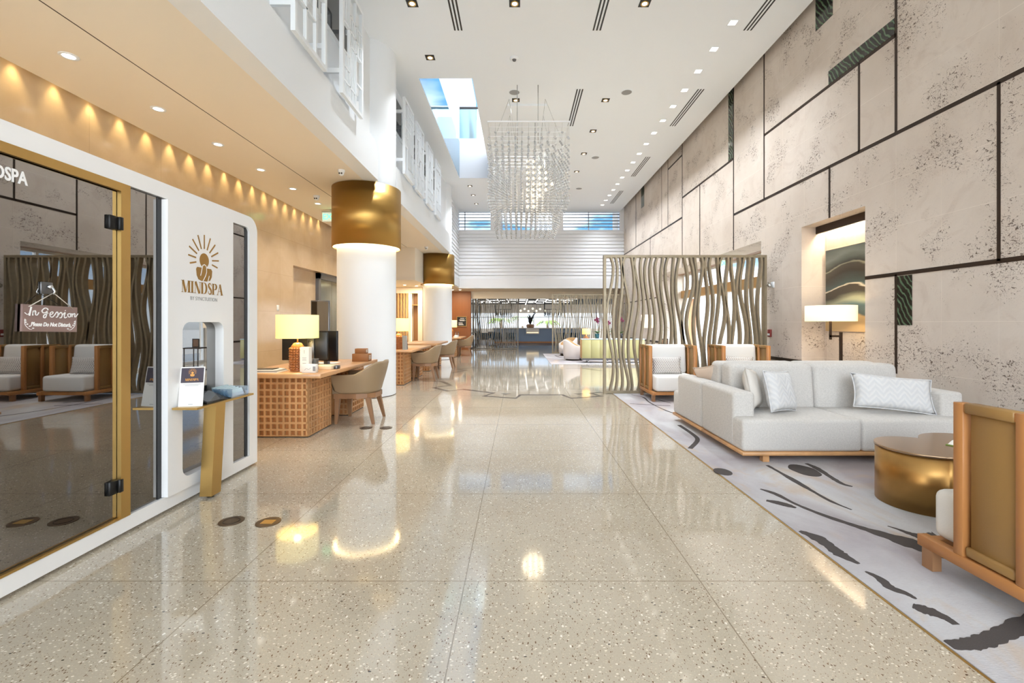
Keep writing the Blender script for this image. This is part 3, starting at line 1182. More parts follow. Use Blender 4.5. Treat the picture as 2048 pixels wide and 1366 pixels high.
# ------------------------------------------------------------------ ceiling fixtures
def fixtures():
    # square bright lights along the stone wall
    first = None
    ys = [7.6 + .737 * k for k in range(17)]
    for k, y in enumerate(ys):
        lab = '%s lit square ceiling light in the row along the stone wall, counting from the lounge' % ORD[k]
        loc = (3.58, y, ZC)
        if first is None:
            r = thing('square_downlight', lab, 'ceiling light', loc, 0, 'square ceiling lights beside the stone wall')
            b = MB()
            s, q = .075, .06
            for (x0, x1, y0, y1) in ((-s, s, -s, -q), (-s, s, q, s), (-s, -q, -q, q), (q, s, -q, q)):
                b.box(x0, x1, y0, y1, -.006, .001)
            b.build('trim', M['ceiling_paint'], r, local=True)
            b = MB()
            b.box(-q, q, -q, q, -.003, .001)
            b.build('lens', M['glow_white'], r, local=True)
            put('lamp', 'AREA', (0, 0, -.02), P_WASH, (.90, .95, 1), .12, spread=1.85).parent = r
            first = r
        else:
            dup(first, loc, 0, lab)
    # black-trimmed downlights
    first = None
    spots = [(-1.67, 7.14, 'beside the first pair of upper lattice panels'), (-1.67, 8.6, 'just before the light well'),
             (-.06, 7.14, 'ahead of the chandelier on its centre line'), (-.06, 10.25, 'above the chandelier'),
             (1.98, 7.14, 'first of the row between the chandelier and the stone wall'), (1.96, 10.25, 'second of the row between the chandelier and the stone wall'),
             (1.95, 11.9, 'third of the row between the chandelier and the stone wall'), (1.94, 13.5, 'fourth of the row between the chandelier and the stone wall'),
             (1.93, 15.1, 'fifth of the row between the chandelier and the stone wall'), (-1.78, 16.7, 'first of three behind the light well'),
             (-1.78, 17.9, 'second of three behind the light well'), (-1.78, 19.2, 'third of three behind the light well')]
    for k, (x, y, say) in enumerate(spots):
        lab = 'black-trimmed square downlight ' + say
        loc = (x, y, ZC)
        if first is None:
            r = thing('recessed_downlight', lab, 'ceiling light', loc, 0, 'black-trimmed ceiling downlights')
            b = MB()
            b.box(-.085, .085, -.085, .085, -.004, .001)
            b.build('trim', M['black_metal'], r, local=True)
            b = MB()
            b.lathe([(.062, -.004), (.062, -.014), (.045, -.014), (.045, -.004)], 0, 0, 20)
            b.build('ring', M['gold_trim'], r, local=True)
            b = MB()
            b.cyl(0, 0, -.009, -.004, .04, 16)
            b.build('lens', M['glow_white'], r, local=True)
            put('lamp', 'AREA', (0, 0, -.03), P_DOWN, (.90, .95, 1), .1, spread=1.5).parent = r
            first = r
        else:
            dup(first, loc, 0, lab)
    # linear slot diffusers
    first = None
    for (x, y0, say) in ((-1.03, 5.95, 'over the passage, before the light well'), (1.34, 5.95, 'between the row of black downlights and the chandelier, first one'),
                         (1.32, 9.75, 'over the passage, level with the chandelier'), (3.92, 5.95, 'close to the stone wall, first of that line'),
                         (3.92, 9.75, 'close to the stone wall, second of that line'), (3.92, 13.75, 'close to the stone wall, third of that line'),
                         (3.92, 17.3, 'close to the stone wall, last of that line')):
        lab = 'long black-slotted air diffuser ' + say
        loc = (x, y0 + .93, ZC)
        if first is None:
            r = thing('slot_diffuser', lab, 'air vent', loc, 0, 'linear air diffusers in the hall ceiling')
            b = MB()
            b.box(-.095, .095, -.93, .93, -.003, .001)
            b.build('frame', M['ceiling_paint'], r, local=True)
            b = MB()
            for q in (-.058, 0, .058):
                b.box(q - .014, q + .014, -.92, .92, -.0045, .001)
            b.build('slot', M['black_plastic'], r, local=True)
            first = r
        else:
            dup(first, loc, 0, lab)
    # loudspeakers
    first = None
    for (x, y, say) in ((-.09, 9.89, 'just ahead of the chandelier'), (2.35, 9.89, 'between two black downlights and the stone wall'), (2.33, 13.8, 'past the chandelier, second on its line'), (2.26, 17.0, 'past the chandelier, last on its line')):
        lab = 'round pale grey ceiling speaker ' + say
        if first is None:
            r = thing('ceiling_speaker', lab, 'speaker', (x, y, ZC), 0, 'round ceiling speakers')
            b = MB()
            b.lathe([(.125, 0), (.125, -.008), (.11, -.010)], 0, 0, 28)
            b.build('rim', M['ceiling_paint'], r, local=True)
            b = MB()
            b.cyl(0, 0, -.009, 0, .11, 28)
            b.build('grille', M['print_grey'], r, local=True)
            first = r
        else:
            dup(first, (x, y, ZC), 0, lab)
    r = thing('smoke_detector', 'small white round smoke detector on the hall ceiling ahead of the chandelier', 'smoke detector', (-.08, 8.62, ZC))
    b = MB()
    b.lathe([(.085, 0), (.085, -.02), (.06, -.03), (.001, -.03)], -.08, 8.62, 24, T=lambda x, y, z: (x, y, z + ZC))
    b.build('housing', M['white_paint'], r)
    b = MB()
    b.lathe([(.04, -.03), (.03, -.055), (.001, -.055)], -.08, 8.62, 16, T=lambda x, y, z: (x, y, z + ZC))
    b.build('sensor', M['grey_metal'], r)
    # round lights in the soffit
    first = None
    for k in range(9):
        y = 4.23 + 1.05 * k
        lab = '%s round soffit downlight from the white booth, in the line along the marble wall' % ORD[k]
        if first is None:
            r = thing('round_downlight', lab, 'ceiling light', (-4.18, y, ZS), 0, 'round downlights in the low soffit')
            b = MB()
            b.lathe([(.075, 0), (.075, -.006), (.05, -.006), (.05, 0)], 0, 0, 24)
            b.build('trim', M['ceiling_paint'], r, local=True)
            b = MB()
            b.cyl(0, 0, -.004, 0, .05, 20)
            b.build('lens', M['glow_white'], r, local=True)
            put('lamp', 'AREA', (0, 0, -.02), P_SOFFIT, (1, .86, .66), .09, spread=1.7).parent = r
            first = r
        else:
            dup(first, (-4.18, y, ZS), 0, lab)
    # warm spots in the cove
    first = None
    for k in range(24):
        y = 2.05 + .40 * k
        lab = '%s small warm spotlight in the cove over the marble wall, counted from above the booth' % ORD[k]
        if first is None:
            r = thing('cove_spotlight', lab, 'spotlight', (-4.882, y, 3.96), 0, 'warm spotlights in the cove above the marble wall')
            b = MB()
            b.cyl(0, 0, 0, .10, .030, 14, cap=False)
            b.cyl(0, 0, .10, .2, .012, 8)
            b.build('housing', M['black_metal'], r, local=True)
            b = MB()
            b.cyl(0, 0, .01, .02, .028, 14)
            b.build('lens', M['glow_warm'], r, local=True)
            put('lamp', 'SPOT', (0, 0, -.005), P_COVE, (1, .77, .38), .02, spot=1.15, blend=.8).parent = r
            first = r
        else:
            dup(first, (-4.882, y, 3.96), 0, lab)
    # downlights in the soffit of the restaurant entry and the bulkhead
    first = None
    for (x, y, z, say) in ((-3.1, 21.4, ZE, 'before the wood-clad wall, the one next to the column'), (-2.75, 21.4, ZE, 'before the wood-clad wall, the one next to the restaurant'),
                           (-4.5, 15.9, 2.74, 'under the low bulkhead, first of three'), (-4.25, 17.0, 2.74, 'under the low bulkhead, second of three'), (-3.9, 17.4, 2.74, 'under the low bulkhead, third of three')):
        lab = 'small round downlight ' + say
        if first is None:
            r = thing('small_downlight', lab, 'ceiling light', (x, y, z), 0, 'small round downlights by the restaurant')
            b = MB()
            b.cyl(0, 0, -.008, 0, .05, 18)
            b.build('lens', M['glow_white'], r, local=True)
            put('lamp', 'AREA', (0, 0, -.03), 14, (1, .82, .56), .08).parent = r
            first = r
        else:
            dup(first, (x, y, z), 0, lab)
    # camera domes and sensor on the soffit
    for (x, y, sz, lab) in ((-2.88, 7.4, .055, 'small white security camera under the soffit edge above the first column'), (-3.95, 8.9, .06, 'white twin-eyed sensor under the soffit before the exit sign'), (-3.02, 14.9, .06, 'white security camera under the soffit above the second column')):
        r = thing('security_camera', lab, 'camera', (x, y, ZS))
        b = MB()
        b.lathe([(sz, 0), (sz, -.025), (sz * .8, -.04), (sz * .75, -.07), (sz * .4, -.09), (.001, -.095)], x, y, 20, T=lambda a, c, z: (a, c, z + ZS))
        b.build('housing', M['white_paint'], r)
        b = MB()
        b.sphere((x - .018, y - sz * .7, ZS - .062), .014, 2)
        b.sphere((x + .018, y - sz * .7, ZS - .062), .014, 2)
        b.build('lens', M['black_plastic'], r)


fixtures()


def exit_sign(name, x, y, z, label, w=.34, h=.19):
    r = thing(name, label, 'exit sign', (x, y, z))
    b = MB()
    b.box(x - w / 2, x + w / 2, y - .004, y + .004, z - h, z)
    b.build('panel', M['acrylic_white'], r)
    b = MB()
    b.box(x - w / 2 - .01, x + w / 2 + .01, y - .02, y + .02, z, z + .03)
    b.box(x - .012, x + .012, y - .012, y + .012, z + .03, z + .06)
    b.build('mount', M['chrome'], r)
    b = MB()
    v, f = text_shape('EXIT', h * .85, .004)
    b.add(v, f, T=lambda a, c, d: (x + a, y - .006 - d, z - h / 2 + c))
    b.build('lettering', M['exit_green'], r)


exit_sign('exit_sign', -4.13, 10.0, ZS - .06, 'green EXIT sign hanging from the soffit by the first column', .36, .2)
exit_sign('exit_sign', 5.08, 11.2, ZN - .06, 'green EXIT sign hanging in the glazed entrance recess behind the screen', .3, .17)


# ------------------------------------------------------------------ white lattice panels of the upper wall
def lattice(y0, label, rng):
    W, Z0, Z1 = .80, 4.42, 6.02
    r = thing('lattice_panel', label, 'lattice panel', (-2.36, y0, Z0), 0, 'white fretwork panels on the upper wall')
    T = lambda u, w, t: (t, u, w)
    x0, x1 = -2.40, -2.35
    b = MB()
    for (u0, u1, w0, w1) in ((0, .05, 0, 1.6), (W - .05, W, 0, 1.6), (.05, W - .05, 0, .05), (.05, W - .05, 1.55, 1.6)):
        b.box(x0, x1, y0 + u0, y0 + u1, Z0 + w0, Z0 + w1)
    b.build('frame', M['white_paint'], r)
    b = MB()
    us = [.05, .28, .52, W - .05]
    for u in us[1:3]:
        b.box(x0 + .006, x1 - .006, y0 + u - .014, y0 + u + .014, Z0 + .05, Z0 + 1.55)
    for i in range(3):
        ws = sorted(rng.sample([.22, .42, .62, .82, 1.02, 1.22, 1.38], 4))
        prev = .05
        for w in ws + [1.55]:
            if w < 1.5:
                b.box(x0 + .006, x1 - .006, y0 + us[i], y0 + us[i + 1], Z0 + w - .012, Z0 + w + .012)
            if w - prev < .24 or rng.random() < .35:
                n = 5
                for q in range(1, n):
                    u = us[i] + (us[i + 1] - us[i]) * q / n
                    du = rng.uniform(-.03, .03)
                    c = MB()
                    b.hexa([(x0 + .01, y0 + u - .008, Z0 + prev), (x1 - .01, y0 + u - .008, Z0 + prev), (x1 - .01, y0 + u + .008, Z0 + prev), (x0 + .01, y0 + u + .008, Z0 + prev)],
                           [(x0 + .01, y0 + u + du - .008, Z0 + w), (x1 - .01, y0 + u + du - .008, Z0 + w), (x1 - .01, y0 + u + du + .008, Z0 + w), (x0 + .01, y0 + u + du + .008, Z0 + w)])
            prev = w
    b.build('fretwork', M['white_paint'], r)
    for u in (.02, W - .02):
        for w in (.3, 1.3):
            b = MB()
            b.box(-2.62, x0, y0 + u - .02, y0 + u + .02, Z0 + w - .03, Z0 + w + .03)
            b.build('bracket', M['white_paint'], r)


_r = random.Random(3)
for k, (y, say) in enumerate(((4.79, 'before the first column, the one over the booth'), (6.09, 'before the first column, the one beside it'), (9.42, 'between the two columns, first from the thick column'),
                              (10.54, 'between the two columns, second from the thick column'), (11.76, 'between the two columns, third from the thick column'), (13.0, 'between the two columns, fourth from the thick column'))):
    lattice(y, 'white fretwork panel on the upper wall ' + say, _r)


# ------------------------------------------------------------------ chandelier
def chandelier():
    X0, X1, Y0, Y1, Z0, Z1 = -.567, .954, 8.6, 12.4, 3.62, 5.12
    cx, cyy, cz = (X0 + X1) / 2, (Y0 + Y1) / 2, (Z0 + Z1) / 2
    r = thing('chandelier', 'large box-shaped chandelier of hanging crystal bead strands under the ceiling', 'chandelier', (cx, cyy, Z0))
    b = MB()
    b.box(cx - .45, cx + .45, 10.42, 11.1, ZC - .05, ZC)
    b.build('canopy', M['ceiling_paint'], r)
    nx, ny = 13, 18
    xs = [X0 + (X1 - X0) * i / (nx - 1) for i in range(nx)]
    ys = [Y0 + (Y1 - Y0) * j / (ny - 1) for j in range(ny)]
    b = MB()
    for (x0, x1, y0, y1) in ((X0 - .02, X1 + .02, Y0 - .02, Y0), (X0 - .02, X1 + .02, Y1, Y1 + .02), (X0 - .02, X0, Y0, Y1), (X1, X1 + .02, Y0, Y1)):
        b.box(x0, x1, y0, y1, Z1, Z1 + .025)
    for y in ys:
        b.box(X0, X1, y - .006, y + .006, Z1 + .002, Z1 + .016)
    b.build('frame', M['white_paint'], r)
    b = MB()
    for sx in (-1, 1):
        for sy in (-1, 1):
            for fx, fy in ((.95, .5), (.35, .5)):
                b.tube([(cx + sx * .40, cyy + sy * .4, ZC - .05), (cx + sx * (X1 - X0) / 2 * fx, cyy + sy * (Y1 - Y0) / 2 * fy, Z1 + .02)], .004, 6)
    b.build('cable', M['chrome'], r)
    b = MB()
    for y in (cyy - .9, cyy + .9):
        for x in (cx - .22, cx + .22):
            b.cyl(x, y, Z1, ZC, .009, 8)
    b.build('rod', M['chrome'], r)
    zs = [Z0 + .02 + .118 * k for k in range(12)]
    half = {6: .55, 7: .52, 8: .36, 9: .22, 10: .06}
    rest = MB()
    n_part = 0
    core = lambda x, y, z: ((x - cx) / .42) ** 2 + ((y - cyy) / 1.0) ** 2 + ((z - (cz - .1)) / .55) ** 2
    for j, y in enumerate(ys):
        for i, x in enumerate(xs):
            m = MB() if j < 7 else rest
            m.tube([(x, y, Z0), (x, y, Z1)], .0016, 3, mi=1)
            for k, z in enumerate(zs):
                if k > 9 and (i + j + k) % 2:
                    continue
                q = core(x, y, z)
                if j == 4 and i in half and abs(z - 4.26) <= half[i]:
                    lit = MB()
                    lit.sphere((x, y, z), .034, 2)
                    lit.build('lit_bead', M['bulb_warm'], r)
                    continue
                rad = .026 if q > 1.2 else .038
                m.sphere((x, y, z), rad, 1)
            if j < 7:
                m.build('bead_strand', [M['crystal'], M['chrome']], r)
                n_part += 1
    o = rest.build('bead_strand', [M['crystal'], M['chrome']], r)
    o['kind'] = 'stuff'
    put('lamp', 'POINT', (cx + .15, cyy, cz - .1), 14, (1, .82, .55), .25, parent=r)


chandelier()

# ================================================================== FURNITURE AND THINGS
GX = lambda u, w, t: (t, u, w)          # drawing plane facing +X: u along Y, w up


def pillow_mesh(b, w, h, t, T, n=14, mi=0, pinch=.07, seed=0):
    rng = random.Random(seed)
    v, f = [], []
    grid = {}
    for side in (1, -1):
        for i in range(n + 1):
            for j in range(n + 1):
                u, q = 2 * i / n - 1, 2 * j / n - 1
                edge = i in (0, n) or j in (0, n)
                if edge and side == -1:
                    grid[(side, i, j)] = grid[(1, i, j)]
                    continue
                k = (1 - u ** 4) * (1 - q ** 4)
                th = t / 2 * k ** .55 * (1 + .06 * math.sin(7 * u + seed) * math.cos(5 * q + seed))
                x = u * w / 2 * (1 - pinch * (1 - q * q))
                y = q * h / 2 * (1 - pinch * (1 - u * u))
                grid[(side, i, j)] = len(v)
                v.append(T(x, side * th, y))
    for side in (1, -1):
        for i in range(n):
            for j in range(n):
                a, c, d, e = grid[(side, i, j)], grid[(side, i + 1, j)], grid[(side, i + 1, j + 1)], grid[(side, i, j + 1)]
                f.append((a, c, d, e) if side == -1 else (e, d, c, a))
    b.add(v, f, mi, True)
    ring = [(i, 0) for i in range(n)] + [(n, j) for j in range(n)] + [(n - i, n) for i in range(n)] + [(0, n - j) for j in range(n)]
    return [v[grid[(1, i, j)]] for i, j in ring]


def cushion(name, label, loc, w, h, t, m, tilt=0.0, rz=0.0, lean=-.3, seed=0, group=None, piping=None):
    """a pillow standing on its lower edge at loc; tilt rolls it, lean tips it back, rz turns it"""
    r = thing(name, label, 'cushion', loc, 0, group)
    R = Matrix.Rotation(rz, 4, 'Z') @ Matrix.Rotation(lean, 4, 'X') @ Matrix.Rotation(tilt, 4, 'Y')
    b = MB()
    ring = pillow_mesh(b, w, h, t, lambda x, y, z: tuple(R @ Vector((x, y, z))), seed=seed)
    low = min(p[2] for p in b.v)
    b.v = [(p[0], p[1], p[2] - low) for p in b.v]
    o = b.build('cover', m, r, local=True)
    # keep the weave in the cushion's own axes
    inv = R.inverted()
    off = Vector((0, 0, low))
    o.data.transform(Matrix.Translation(off))
    o.data.transform(inv)
    o.matrix_local = Matrix.Translation(-off) @ R
    b = MB()
    b.tube([(p[0], p[1], p[2] - low) for p in ring] + [(ring[0][0], ring[0][1], ring[0][2] - low)], .006, 6)
    b.build('piping', piping or m, r, local=True)
    return r


# ------------------------------------------------------------------ rugs
def rugs():
    r = MB()
    r.box(1.772, XR - .02, .25, 8.54, 0, .008)
    o = r.build('rug', M['rug_pile'])
    tag(o, 'large watercolour rug with dark ink strokes under the grey sofas', 'rug')
    b = MB()
    flat = lambda u, w, t: (u, w, t)

    def fp(px, py):
        Y = 910.2 * (H - .009) / (py - 645)
        return ((px - 1037) * Y / 910.2, Y)

    def c8(u, w):
        return fp(1440 + u * .3705, 860 + w * .3705)

    def ink(pts, ws):
        pp = catmull([c8(*p) for p in pts], 6)
        n = len(pp)
        rng = random.Random(len(pts) * 7 + int(pts[0][0]))
        wid = []
        for i in range(n):
            t = i / (n - 1) * (len(ws) - 1)
            k = min(int(t), len(ws) - 2)
            wid.append((ws[k] + (ws[k + 1] - ws[k]) * (t - k)) * rng.uniform(.86, 1.14))
        b.stroke(pp, 0, flat, .006, .0095, widths=wid)
    ink([(255, 190), (330, 232), (400, 272), (500, 330), (600, 385), (710, 430)], [.03, .035, .06, .03, .03, .012])
    ink([(465, 180), (520, 205), (600, 255), (660, 290), (715, 305)], [.03, .06, .045, .045, .02])
    ink([(218, 318), (300, 345), (410, 400), (560, 460), (740, 520), (900, 570), (1080, 625), (1250, 660), (1500, 690)], [.02, .05, .03, .045, .05, .10, .17, .22, .2])
    ink([(905, 518), (960, 535), (1030, 560), (1110, 580), (1200, 590)], [.01, .02, .05, .12, .2])
    ink([(250, 380), (310, 392), (360, 405), (410, 420)], [.03, .075, .075, .02])
    ink([(430, 545), (520, 580), (590, 625), (650, 670), (750, 722)], [.03, .09, .07, .08, .02])
    ink([(785, 763), (860, 800), (920, 850), (1000, 880), (1060, 912)], [.012, .045, .055, .04, .012])
    ink([(1040, 948), (1090, 965), (1150, 985), (1220, 1015), (1275, 1050)], [.04, .075, .075, .045, .03])
    ink([(1235, 1160), (1350, 1155), (1450, 1130), (1560, 1085), (1641, 1060), (1800, 1000)], [.05, .07, .07, .07, .10, .1])
    c = c8(455, 217)
    b.prism([(c[0] + (.20 + .01 * math.sin(5 * a)) * math.cos(a) * .55, c[1] + .17 * math.sin(a)) for a in [2 * PI * k / 24 for k in range(24)]], .006, .0095, flat)
    c = c8(15, 225)
    b.prism([(c[0] + .075 * math.cos(a), c[1] + .10 * math.sin(a)) for a in [2 * PI * k / 16 for k in range(16)]], .006, .0095, flat)

    def c6(u, w):
        return fp(1260 + u / 6.827, 670 + w / 6.827)
    for pts, ws in (([(20, 815), (180, 850), (260, 915), (400, 990), (560, 1055), (800, 1120)], [.01, .03, .03, .02, .03, .03]), ([(0, 935), (130, 945), (300, 955), (550, 965)], [.02, .03, .02, .02]),
                    ([(330, 870), (420, 895), (560, 930)], [.01, .03, .02])):
        pp = catmull([c6(*p) for p in pts], 6)
        b.stroke(pp, 0, flat, .006, .0095, widths=[ws[min(int(i / len(pp) * len(ws)), len(ws) - 1)] for i in range(len(pp))])
    for pts, w in (([(1358, 850), (1385, 868), (1395, 880), (1380, 897)], .05),):
        b.stroke(catmull([fp(*p) for p in pts], 5), w, flat, .006, .0095)
    b.build('ink_pattern', M['rug_ink'], o)
    r = MB()
    r.box(1.04, XR - .02, 14.6, 19.5, 0, .008)
    o = r.build('rug', M['rug_pile'])
    tag(o, 'pale rug with a few ink lines under the white barrel chairs and yellow sideboard', 'rug')
    b = MB()
    b.stroke(catmull([fp(1110, 711), (1.6, 17.5), (2.1, 16.2), (2.4, 15.0)], 6), .06, flat, .006, .0095)
    b.build('ink_pattern', M['rug_ink'], o)


rugs()
RZ = .0096


# ------------------------------------------------------------------ sofas
def sofa(loc, rz, label):
    """local: front at -Y; width 2.29, depth .97"""
    r = thing('sofa', label, 'sofa', loc, rz, 'grey fabric sofas set back to back')
    W, D = 2.29, .97
    hw = W / 2
    b = MB()
    b.rbox(-hw, hw, -D / 2, D / 2, .065, .10, .006, 1)
    b.build('plinth', M['oak'], r, local=True)
    for sx in (-1, 1):
        for yy in (-D / 2 + .06, D / 2 - .12):
            b = MB()
            b.box(sx * (hw - .24) - .03, sx * (hw - .24) + .03, yy - .03, yy + .03, 0, .066)
            b.build('leg', M['oak'], r, local=True)
    for x0, x1 in ((-hw + .005, -.001), (.001, hw - .005)):
        b = MB()
        b.rbox(x0, x1, -D / 2 + .005, D / 2 - .20, .10, .405, .035, 3)
        b.build('seat_cushion', M['sofa_fabric'], r, local=True)
    for sx in (-1, 1):
        b = MB()
        x0, x1 = sorted((sx * hw, sx * (hw - .22)))
        b.rbox(x0, x1, -D / 2 + .19, D / 2, .105, .64, .035, 3)
        b.build('arm', M['sofa_fabric'], r, local=True)
    for x0, x1 in ((-hw + .215, -.001), (.001, hw - .215)):
        b = MB()
        v0 = len(b.v)
        b.rbox(x0, x1, D / 2 - .29, D / 2 - .01, .36, .872, .055, 4)
        b.v = [(x, y + (.09 * (z - .40) if y < D / 2 - .15 else 0), z) for (x, y, z) in b.v]
        b.build('backrest', M['sofa_fabric'], r, local=True)
    return r


SX = 2.127 + 2.29 / 2
sofa((SX, 4.32 + .485, RZ), 0, 'long grey fabric sofa facing the coffee table, with three cushions on it')
sofa((SX, 5.31 + .485, RZ), PI, 'grey fabric sofa behind the first one, back to back, facing the wavy screen')
cushion('cushion', 'crumpled pale silvery cushion against the sofa arm, partly behind another one', (2.50, 4.86, .405 + RZ), .42, .42, .14, M['silver_fabric'], tilt=.12, rz=.98, lean=-.2, seed=1, group='cushions on the sofas')
cushion('cushion', 'grey pleated square cushion leaning on the pale one in the sofa corner', (2.72, 4.74, .405 + RZ), .42, .42, .16, M['chevron_fabric'], tilt=.06, rz=.5, lean=-.26, seed=2, group='cushions on the sofas')
cushion('cushion', 'large grey chevron lumbar cushion at the wall end of the sofa', (3.86, 4.70, .402 + RZ), .74, .36, .17, M['chevron_fabric'], tilt=.09, rz=-.18, lean=-.36, seed=3, group='cushions on the sofas')
cushion('cushion', 'peach silky cushion lying on the sofa that faces the screen', (2.40, 5.66, .405 + RZ), .42, .40, .14, M['peach_fabric'], tilt=.2, rz=1.9, lean=-.5, seed=4, group='cushions on the sofas')


# ------------------------------------------------------------------ wood-framed lounge chairs
def lounge_chair(loc, rz, label):
    """local: front at -Y; .83 wide"""
    r = thing('lounge_chair', label, 'armchair', loc, rz, 'white lounge chairs with slatted wood frames')
    hw = .415
    for sx in (-1, 1):
        x0, x1 = sorted((sx * hw, sx * (hw - .055)))
        b = MB()
        b.rbox(x0, x1, -.47, .39, .105, .165, .003, 1)
        b.build('base_rail', M['lounge_wood'], r, local=True)
        for yy in (-.41, .30):
            b = MB()
            b.box(x0 + .003, x1 - .003, yy - .032, yy + .032, 0, .106)
            b.build('leg', M['walnut'], r, local=True)
        ps = (-.235, .055, .345)
        b = MB()
        for yy in ps:
            b.rbox(x0, x1, yy - .026, yy + .026, .165, .93, .003, 1)
        b.rbox(x0 + .002, x1 - .002, -.21, .345, .887, .928, .003, 1)
        b.build('side_frame', M['lounge_wood'], r, local=True)
        xc = (x0 + x1) / 2
        for k in range(2):
            b = MB()
            b.rbox(xc - .009, xc + .009, ps[k] + .045, ps[k + 1] - .030, .20, .90, .004, 1)
            b.rbox(x0 + .004, x1 - .004, ps[k] + .030, ps[k + 1] - .030, .172, .222, .012, 2)
            b.rbox(x0 - .003, x1 + .003, ps[k] + .032, ps[k + 1] - .030, .882, .933, .006, 1)
            b.build('side_panel', M['lounge_leather'], r, local=True)
    b = MB()
    b.box(-hw + .055, hw - .055, -.45, -.40, .11, .16)
    b.box(-hw + .055, hw - .055, .30, .35, .11, .16)
    b.box(-hw + .055, hw - .055, .317, .343, .887, .928)
    b.build('cross_rail', M['lounge_wood'], r, local=True)
    b = MB()
    b.rbox(-hw + .06, hw - .06, .300, .318, .17, .89, .004, 1)
    b.build('back_panel', M['lounge_leather'], r, local=True)
    b = MB()
    b.rbox(-hw + .062, hw - .062, -.45, .29, .166, .43, .045, 4)
    b.build('seat_cushion', M['white_fabric'], r, local=True)
    b = MB()
    b.rbox(-hw + .064, hw - .064, .10, .295, .425, .935, .05, 4)
    b.v = [(x, y - .10 * (.94 - z) if y < .2 else y, z) for (x, y, z) in b.v]
    b.build('back_cushion', M['white_fabric'], r, local=True)
    return r


lounge_chair((2.665, 8.10, RZ), 0, 'white lounge chair with wooden side frames beside the end of the wavy screen')
lounge_chair((3.93, 8.10, RZ), 0, 'white lounge chair behind the sofa, closer to the stone wall')
lounge_chair((2.625, 2.055, RZ), PI, 'lounge chair seen from behind, tan leather side panel and white seat')
cushion('cushion', 'small dotted lumbar cushion on the lounge chair at the screen end', (2.60, 8.00, .43 + RZ), .52, .30, .13, M['dotted_fabric'], rz=0, lean=-.2, seed=5, group='dotted cushions on the lounge chairs')
cushion('cushion', 'small dotted lumbar cushion half hidden by the sofa back', (3.87, 8.00, .43 + RZ), .52, .30, .13, M['dotted_fabric'], rz=0, lean=-.2, tilt=.04, seed=6, group='dotted cushions on the lounge chairs')


# ------------------------------------------------------------------ brass coffee table
def coffee_table():
    r = thing('coffee_table', 'low brass coffee table of merged round drums in front of the sofa', 'coffee table', (3.1, 3.2, RZ))
    lobes = [((2.99, 3.36), .285), ((3.27, 3.10), .33), ((3.45, 3.45), .31)]

    def ring(grow):
        out = []
        c0 = (3.22, 3.29)
        n = 180
        for k in range(n):
            a = 2 * PI * k / n
            d = (math.cos(a), math.sin(a))
            best = 0
            for (c, rr) in lobes:
                rr += grow
                ox, oy = c0[0] - c[0], c0[1] - c[1]
                bq = ox * d[0] + oy * d[1]
                disc = bq * bq - (ox * ox + oy * oy - rr * rr)
                if disc > 0:
                    best = max(best, -bq + math.sqrt(disc))
            out.append((c0[0] + d[0] * best, c0[1] + d[1] * best))
        return out
    flat = lambda u, w, t: (u, w, t)
    b = MB()
    b.prism(ring(0), RZ + .0, .412, flat, smooth=True)
    b.build('drum', M['brass_table'], r)
    b = MB()
    b.prism(ring(.006), .412, .430, flat, smooth=True)
    b.build('table_top', M['brass_top_reflect'], r)
    return r


coffee_table()


def magazine():
    r = thing('magazine', 'open magazine with green cover edge on the coffee table', 'magazine', (3.42, 3.36, .430))
    b = MB()
    R = Matrix.Translation((3.42, 3.36, .430)) @ Matrix.Rotation(.5, 4, 'Z')
    T = lambda x, y, z: tuple(R @ Vector((x, y, z)))
    b.box(-.20, .20, -.14, .14, 0, .006, T=T)
    b.build('cover', M['leaf_light'], r)
    b = MB()
    v, f = [], []
    n = 10
    for i in range(n + 1):
        u = -.19 + .38 * i / n
        z = .008 + .02 * math.sin(PI * abs(u) / .19) + (.01 if abs(u) < .05 else 0)
        v += [T(u, -.13, z), T(u, .13, z)]
    for i in range(n):
        f.append((2 * i, 2 * i + 2, 2 * i + 3, 2 * i + 1))
    b.add(v, f, 0, True)
    b.build('page', M['paper'], r)


magazine()


# ------------------------------------------------------------------ wavy metal screens
def wavy_screen(label, x0, x1, Y, z1, n, seed, m, post=.05, bw=.026, bd=.042):
    r = thing('wavy_screen', label, 'screen', ((x0 + x1) / 2, Y, 0), 0, None)
    b = MB()
    p = post / 2
    b.box(x0 - p, x0 + p, Y - .05, Y + .05, 0, z1)
    b.box(x1 - p, x1 + p, Y - .05, Y + .05, 0, z1)
    b.box(x0 + p, x1 - p, Y - .05, Y + .05, z1 - post, z1)
    b.box(x0 + p, x1 - p, Y - .05, Y + .05, .012, .012 + post)
    b.build('frame', m, r)
    rng = random.Random(seed)
    pitch = (x1 - x0) / (n + 1)
    za, zb = .012 + post, z1 - post
    for i in range(n):
        x = x0 + pitch * (i + 1)
        lam = rng.uniform(1.55, 2.3)
        ph = i * .42 + rng.uniform(-.8, .8)
        A = rng.uniform(.45, .95) * min(.085, pitch * .72)
        lean = rng.uniform(-.25, .25) * pitch
        pts = []
        for k in range(29):
            t = k / 28
            z = za + (zb - za) * t
            env = min(1, t / .08 + .35, (1 - t) / .08 + .35)
            pts.append((x + lean * (t - .5) + A * env * math.sin(2 * PI * (z - za) / lam + ph), Y, z))
        b = MB()
        v, f = [], []
        for (px, py, pz) in pts:
            v += [(px - bw, py - bd, pz), (px + bw, py - bd, pz), (px + bw, py + bd, pz), (px - bw, py + bd, pz)]
        for k in range(28):
            for q in range(4):
                a, c = 4 * k + q, 4 * k + (q + 1) % 4
                f.append((a, c, c + 4, a + 4))
        b.add(v, f, 0, False)
        b.build('wavy_bar', m, r)
    return r


